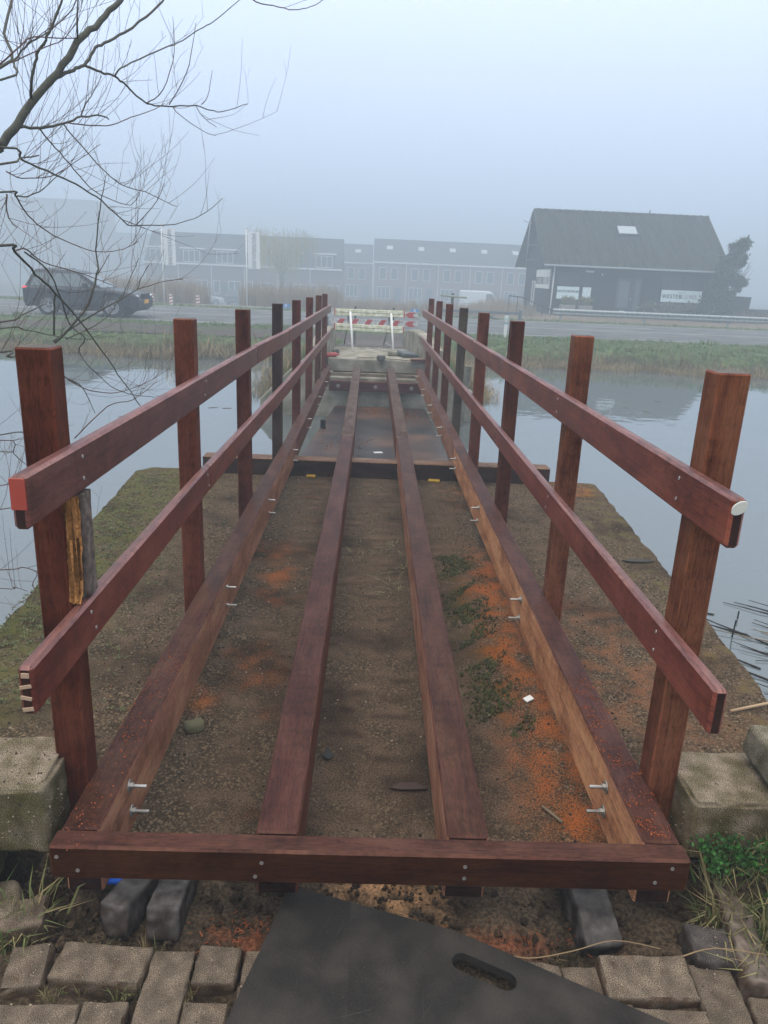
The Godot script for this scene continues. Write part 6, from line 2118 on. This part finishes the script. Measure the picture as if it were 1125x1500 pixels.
	if suv:
		for s in [1, -1]:
			part(o, "roof_rail", rod(Vector3(tx0 + 0.2, hgt + 0.02, s * (t0 - 0.04)), Vector3(tx1 - 0.4, hgt + 0.02, s * (t0 - 0.04)), 0.018, 6), M.galv)


func build_vehicles() -> void:
	car("dark blue black car driving right along the road behind branches", Vector3(-9.33, -0.232, -26.15), 0.02, 3.7, 1.44, lin(0.013, 0.015, 0.02), true)
	car("small silver car parked in front of the left terrace", Vector3(-17.6, -2.32, -82.0), 0.5, 4.0, 1.5, lin(0.55, 0.57, 0.58), false, "parked cars in the mist")
	car("dark car parked furthest left before the left terrace", Vector3(-19.0, -2.32, -85.5), 0.9, 4.3, 1.6, lin(0.03, 0.035, 0.04), true, "parked cars in the mist")
	car("dark car parked just left of the right flagpole", Vector3(-10.8, -2.32, -82.0), 2.6, 4.3, 1.55, lin(0.025, 0.03, 0.04), false, "parked cars in the mist")
	car("dark grey car parked midway between the flagpoles", Vector3(-14.4, -2.32, -86.5), 1.3, 4.3, 1.6, lin(0.05, 0.055, 0.06), true, "parked cars in the mist")
	car("pale car half hidden behind the reeds under the willow", Vector3(-5.0, -2.32, -84.0), 0.4, 4.2, 1.5, lin(0.3, 0.32, 0.34), false, "parked cars in the mist")
	# white van
	var o := thing("van", "white delivery van parked before the right terrace", "van", Vector3(12.9, -2.32, -92.0), 0.0)
	var st := new_st()
	var side := [Vector2(-2.6, 0.35), Vector2(-2.0, 0.3)]
	for c in [-1.55, 1.75]:
		for k in 7:
			var a := PI - PI * k / 6.0
			side.append(Vector2(c + cos(a) * 0.42, maxf(0.3, 0.36 + sin(a) * 0.42)))
	side.append_array([Vector2(2.6, 0.35), Vector2(2.65, 0.9), Vector2(2.5, 1.15), Vector2(1.75, 1.35), Vector2(1.05, 2.3), Vector2(0.8, 2.42), Vector2(-2.5, 2.46), Vector2(-2.6, 2.3)])
	prism(st, PackedVector2Array(side), 1.0, 0.09)
	part(o, "body", fin(st), std(lin(0.75, 0.76, 0.76), 0.35))
	for s in [1, -1]:
		part(o, "side_window", prism_mesh([Vector2(0.35, 1.4), Vector2(1.6, 1.4), Vector2(1.05, 2.15), Vector2(0.35, 2.15)], 0.01, 0.0), M.pane, at(0, 0, s * 1.005))
		part(o, "mirror", box_mesh(Vector3(0.12, 0.28, 0.2), 0.03), M.tyre, at(1.65, 1.5, s * 1.12))
		part(o, "side_strip", box_mesh(Vector3(2.4, 0.08, 0.03), 0.01), M.ink_grey, at(-1.0, 1.0, s * 1.005))
		wheel(o, -1.55, s * 0.88, 0.36, 0.22)
		wheel(o, 1.75, s * 0.88, 0.36, 0.22)
		part(o, "headlight", box_mesh(Vector3(0.3, 0.2, 0.25), 0.03), M.lamp, at(2.45, 0.95, s * 0.8))
	part(o, "windscreen", box_mesh(Vector3(0.03, 1.08, 1.6), 0.01), M.pane, at(1.43, 1.83, 0, 0, 0, 0.64))


func _ready() -> void:
	rng.seed = 20240
	var cam := Camera3D.new()
	cam.name = "Camera"
	cam.transform = Transform3D(Basis(Vector3(0.99904928, 0.04121551, 0.01420599), Vector3(-0.03507246, 0.95341462, -0.29961723), Vector3(-0.02589308, 0.29883414, 0.95395372)), Vector3(0, 1.45, 0))
	cam.fov = 68.2
	cam.near = 0.05
	cam.far = 2000.0
	add_child(cam)
	var sky_m := ProceduralSkyMaterial.new()
	sky_m.sky_top_color = lin(1.0, 0.98, 0.94)
	sky_m.sky_horizon_color = lin(0.19, 0.245, 0.345)
	sky_m.ground_horizon_color = lin(0.4, 0.5, 0.62)
	sky_m.ground_bottom_color = lin(0.1, 0.1, 0.09)
	sky_m.sky_curve = 1.35
	sky_m.sky_energy_multiplier = 1.74
	sky_m.ground_energy_multiplier = 1.0
	sky_m.sun_angle_max = 30.0
	var env := Environment.new()
	env.background_mode = Environment.BG_SKY
	env.sky = Sky.new()
	env.sky.sky_material = sky_m
	env.tonemap_mode = Environment.TONE_MAPPER_LINEAR
	env.tonemap_exposure = 1.0
	env.fog_enabled = true
	env.fog_density = 0.0122
	env.fog_light_color = lin(0.75, 0.885, 1.0)
	env.sdfgi_enabled = true
	env.ssao_enabled = true
	env.ssil_enabled = true
	var we := WorldEnvironment.new()
	we.name = "Environment"
	we.environment = env
	add_child(we)
	var sun := DirectionalLight3D.new()
	sun.name = "Sun"
	sun.light_energy = 0.35
	sun.light_angular_distance = 40.0
	sun.light_color = Color(1.0, 0.92, 0.78)
	sun.shadow_enabled = true
	sun.sky_mode = DirectionalLight3D.SKY_MODE_LIGHT_ONLY
	sun.rotation_degrees = Vector3(-62, -35, 0)
	add_child(sun)
	make_materials()
	for k in 4:
		var b: StandardMaterial3D = M.brick.duplicate()
		b.albedo_color = (Color(0.2, 0.175, 0.155) * [0.8, 0.95, 1.1, 1.25][k]).linear_to_srgb()
		M["b%d" % k] = b
	build_ground()
	build_soil()
	build_paving()
	build_stones()
	build_slab()
	build_abutment()
	build_info_house()
	build_far_buildings()
	build_bridge()
	build_mat()
	build_vehicles()
	build_furniture()
	build_bank_plants()
	build_far_plants()
	build_tree()
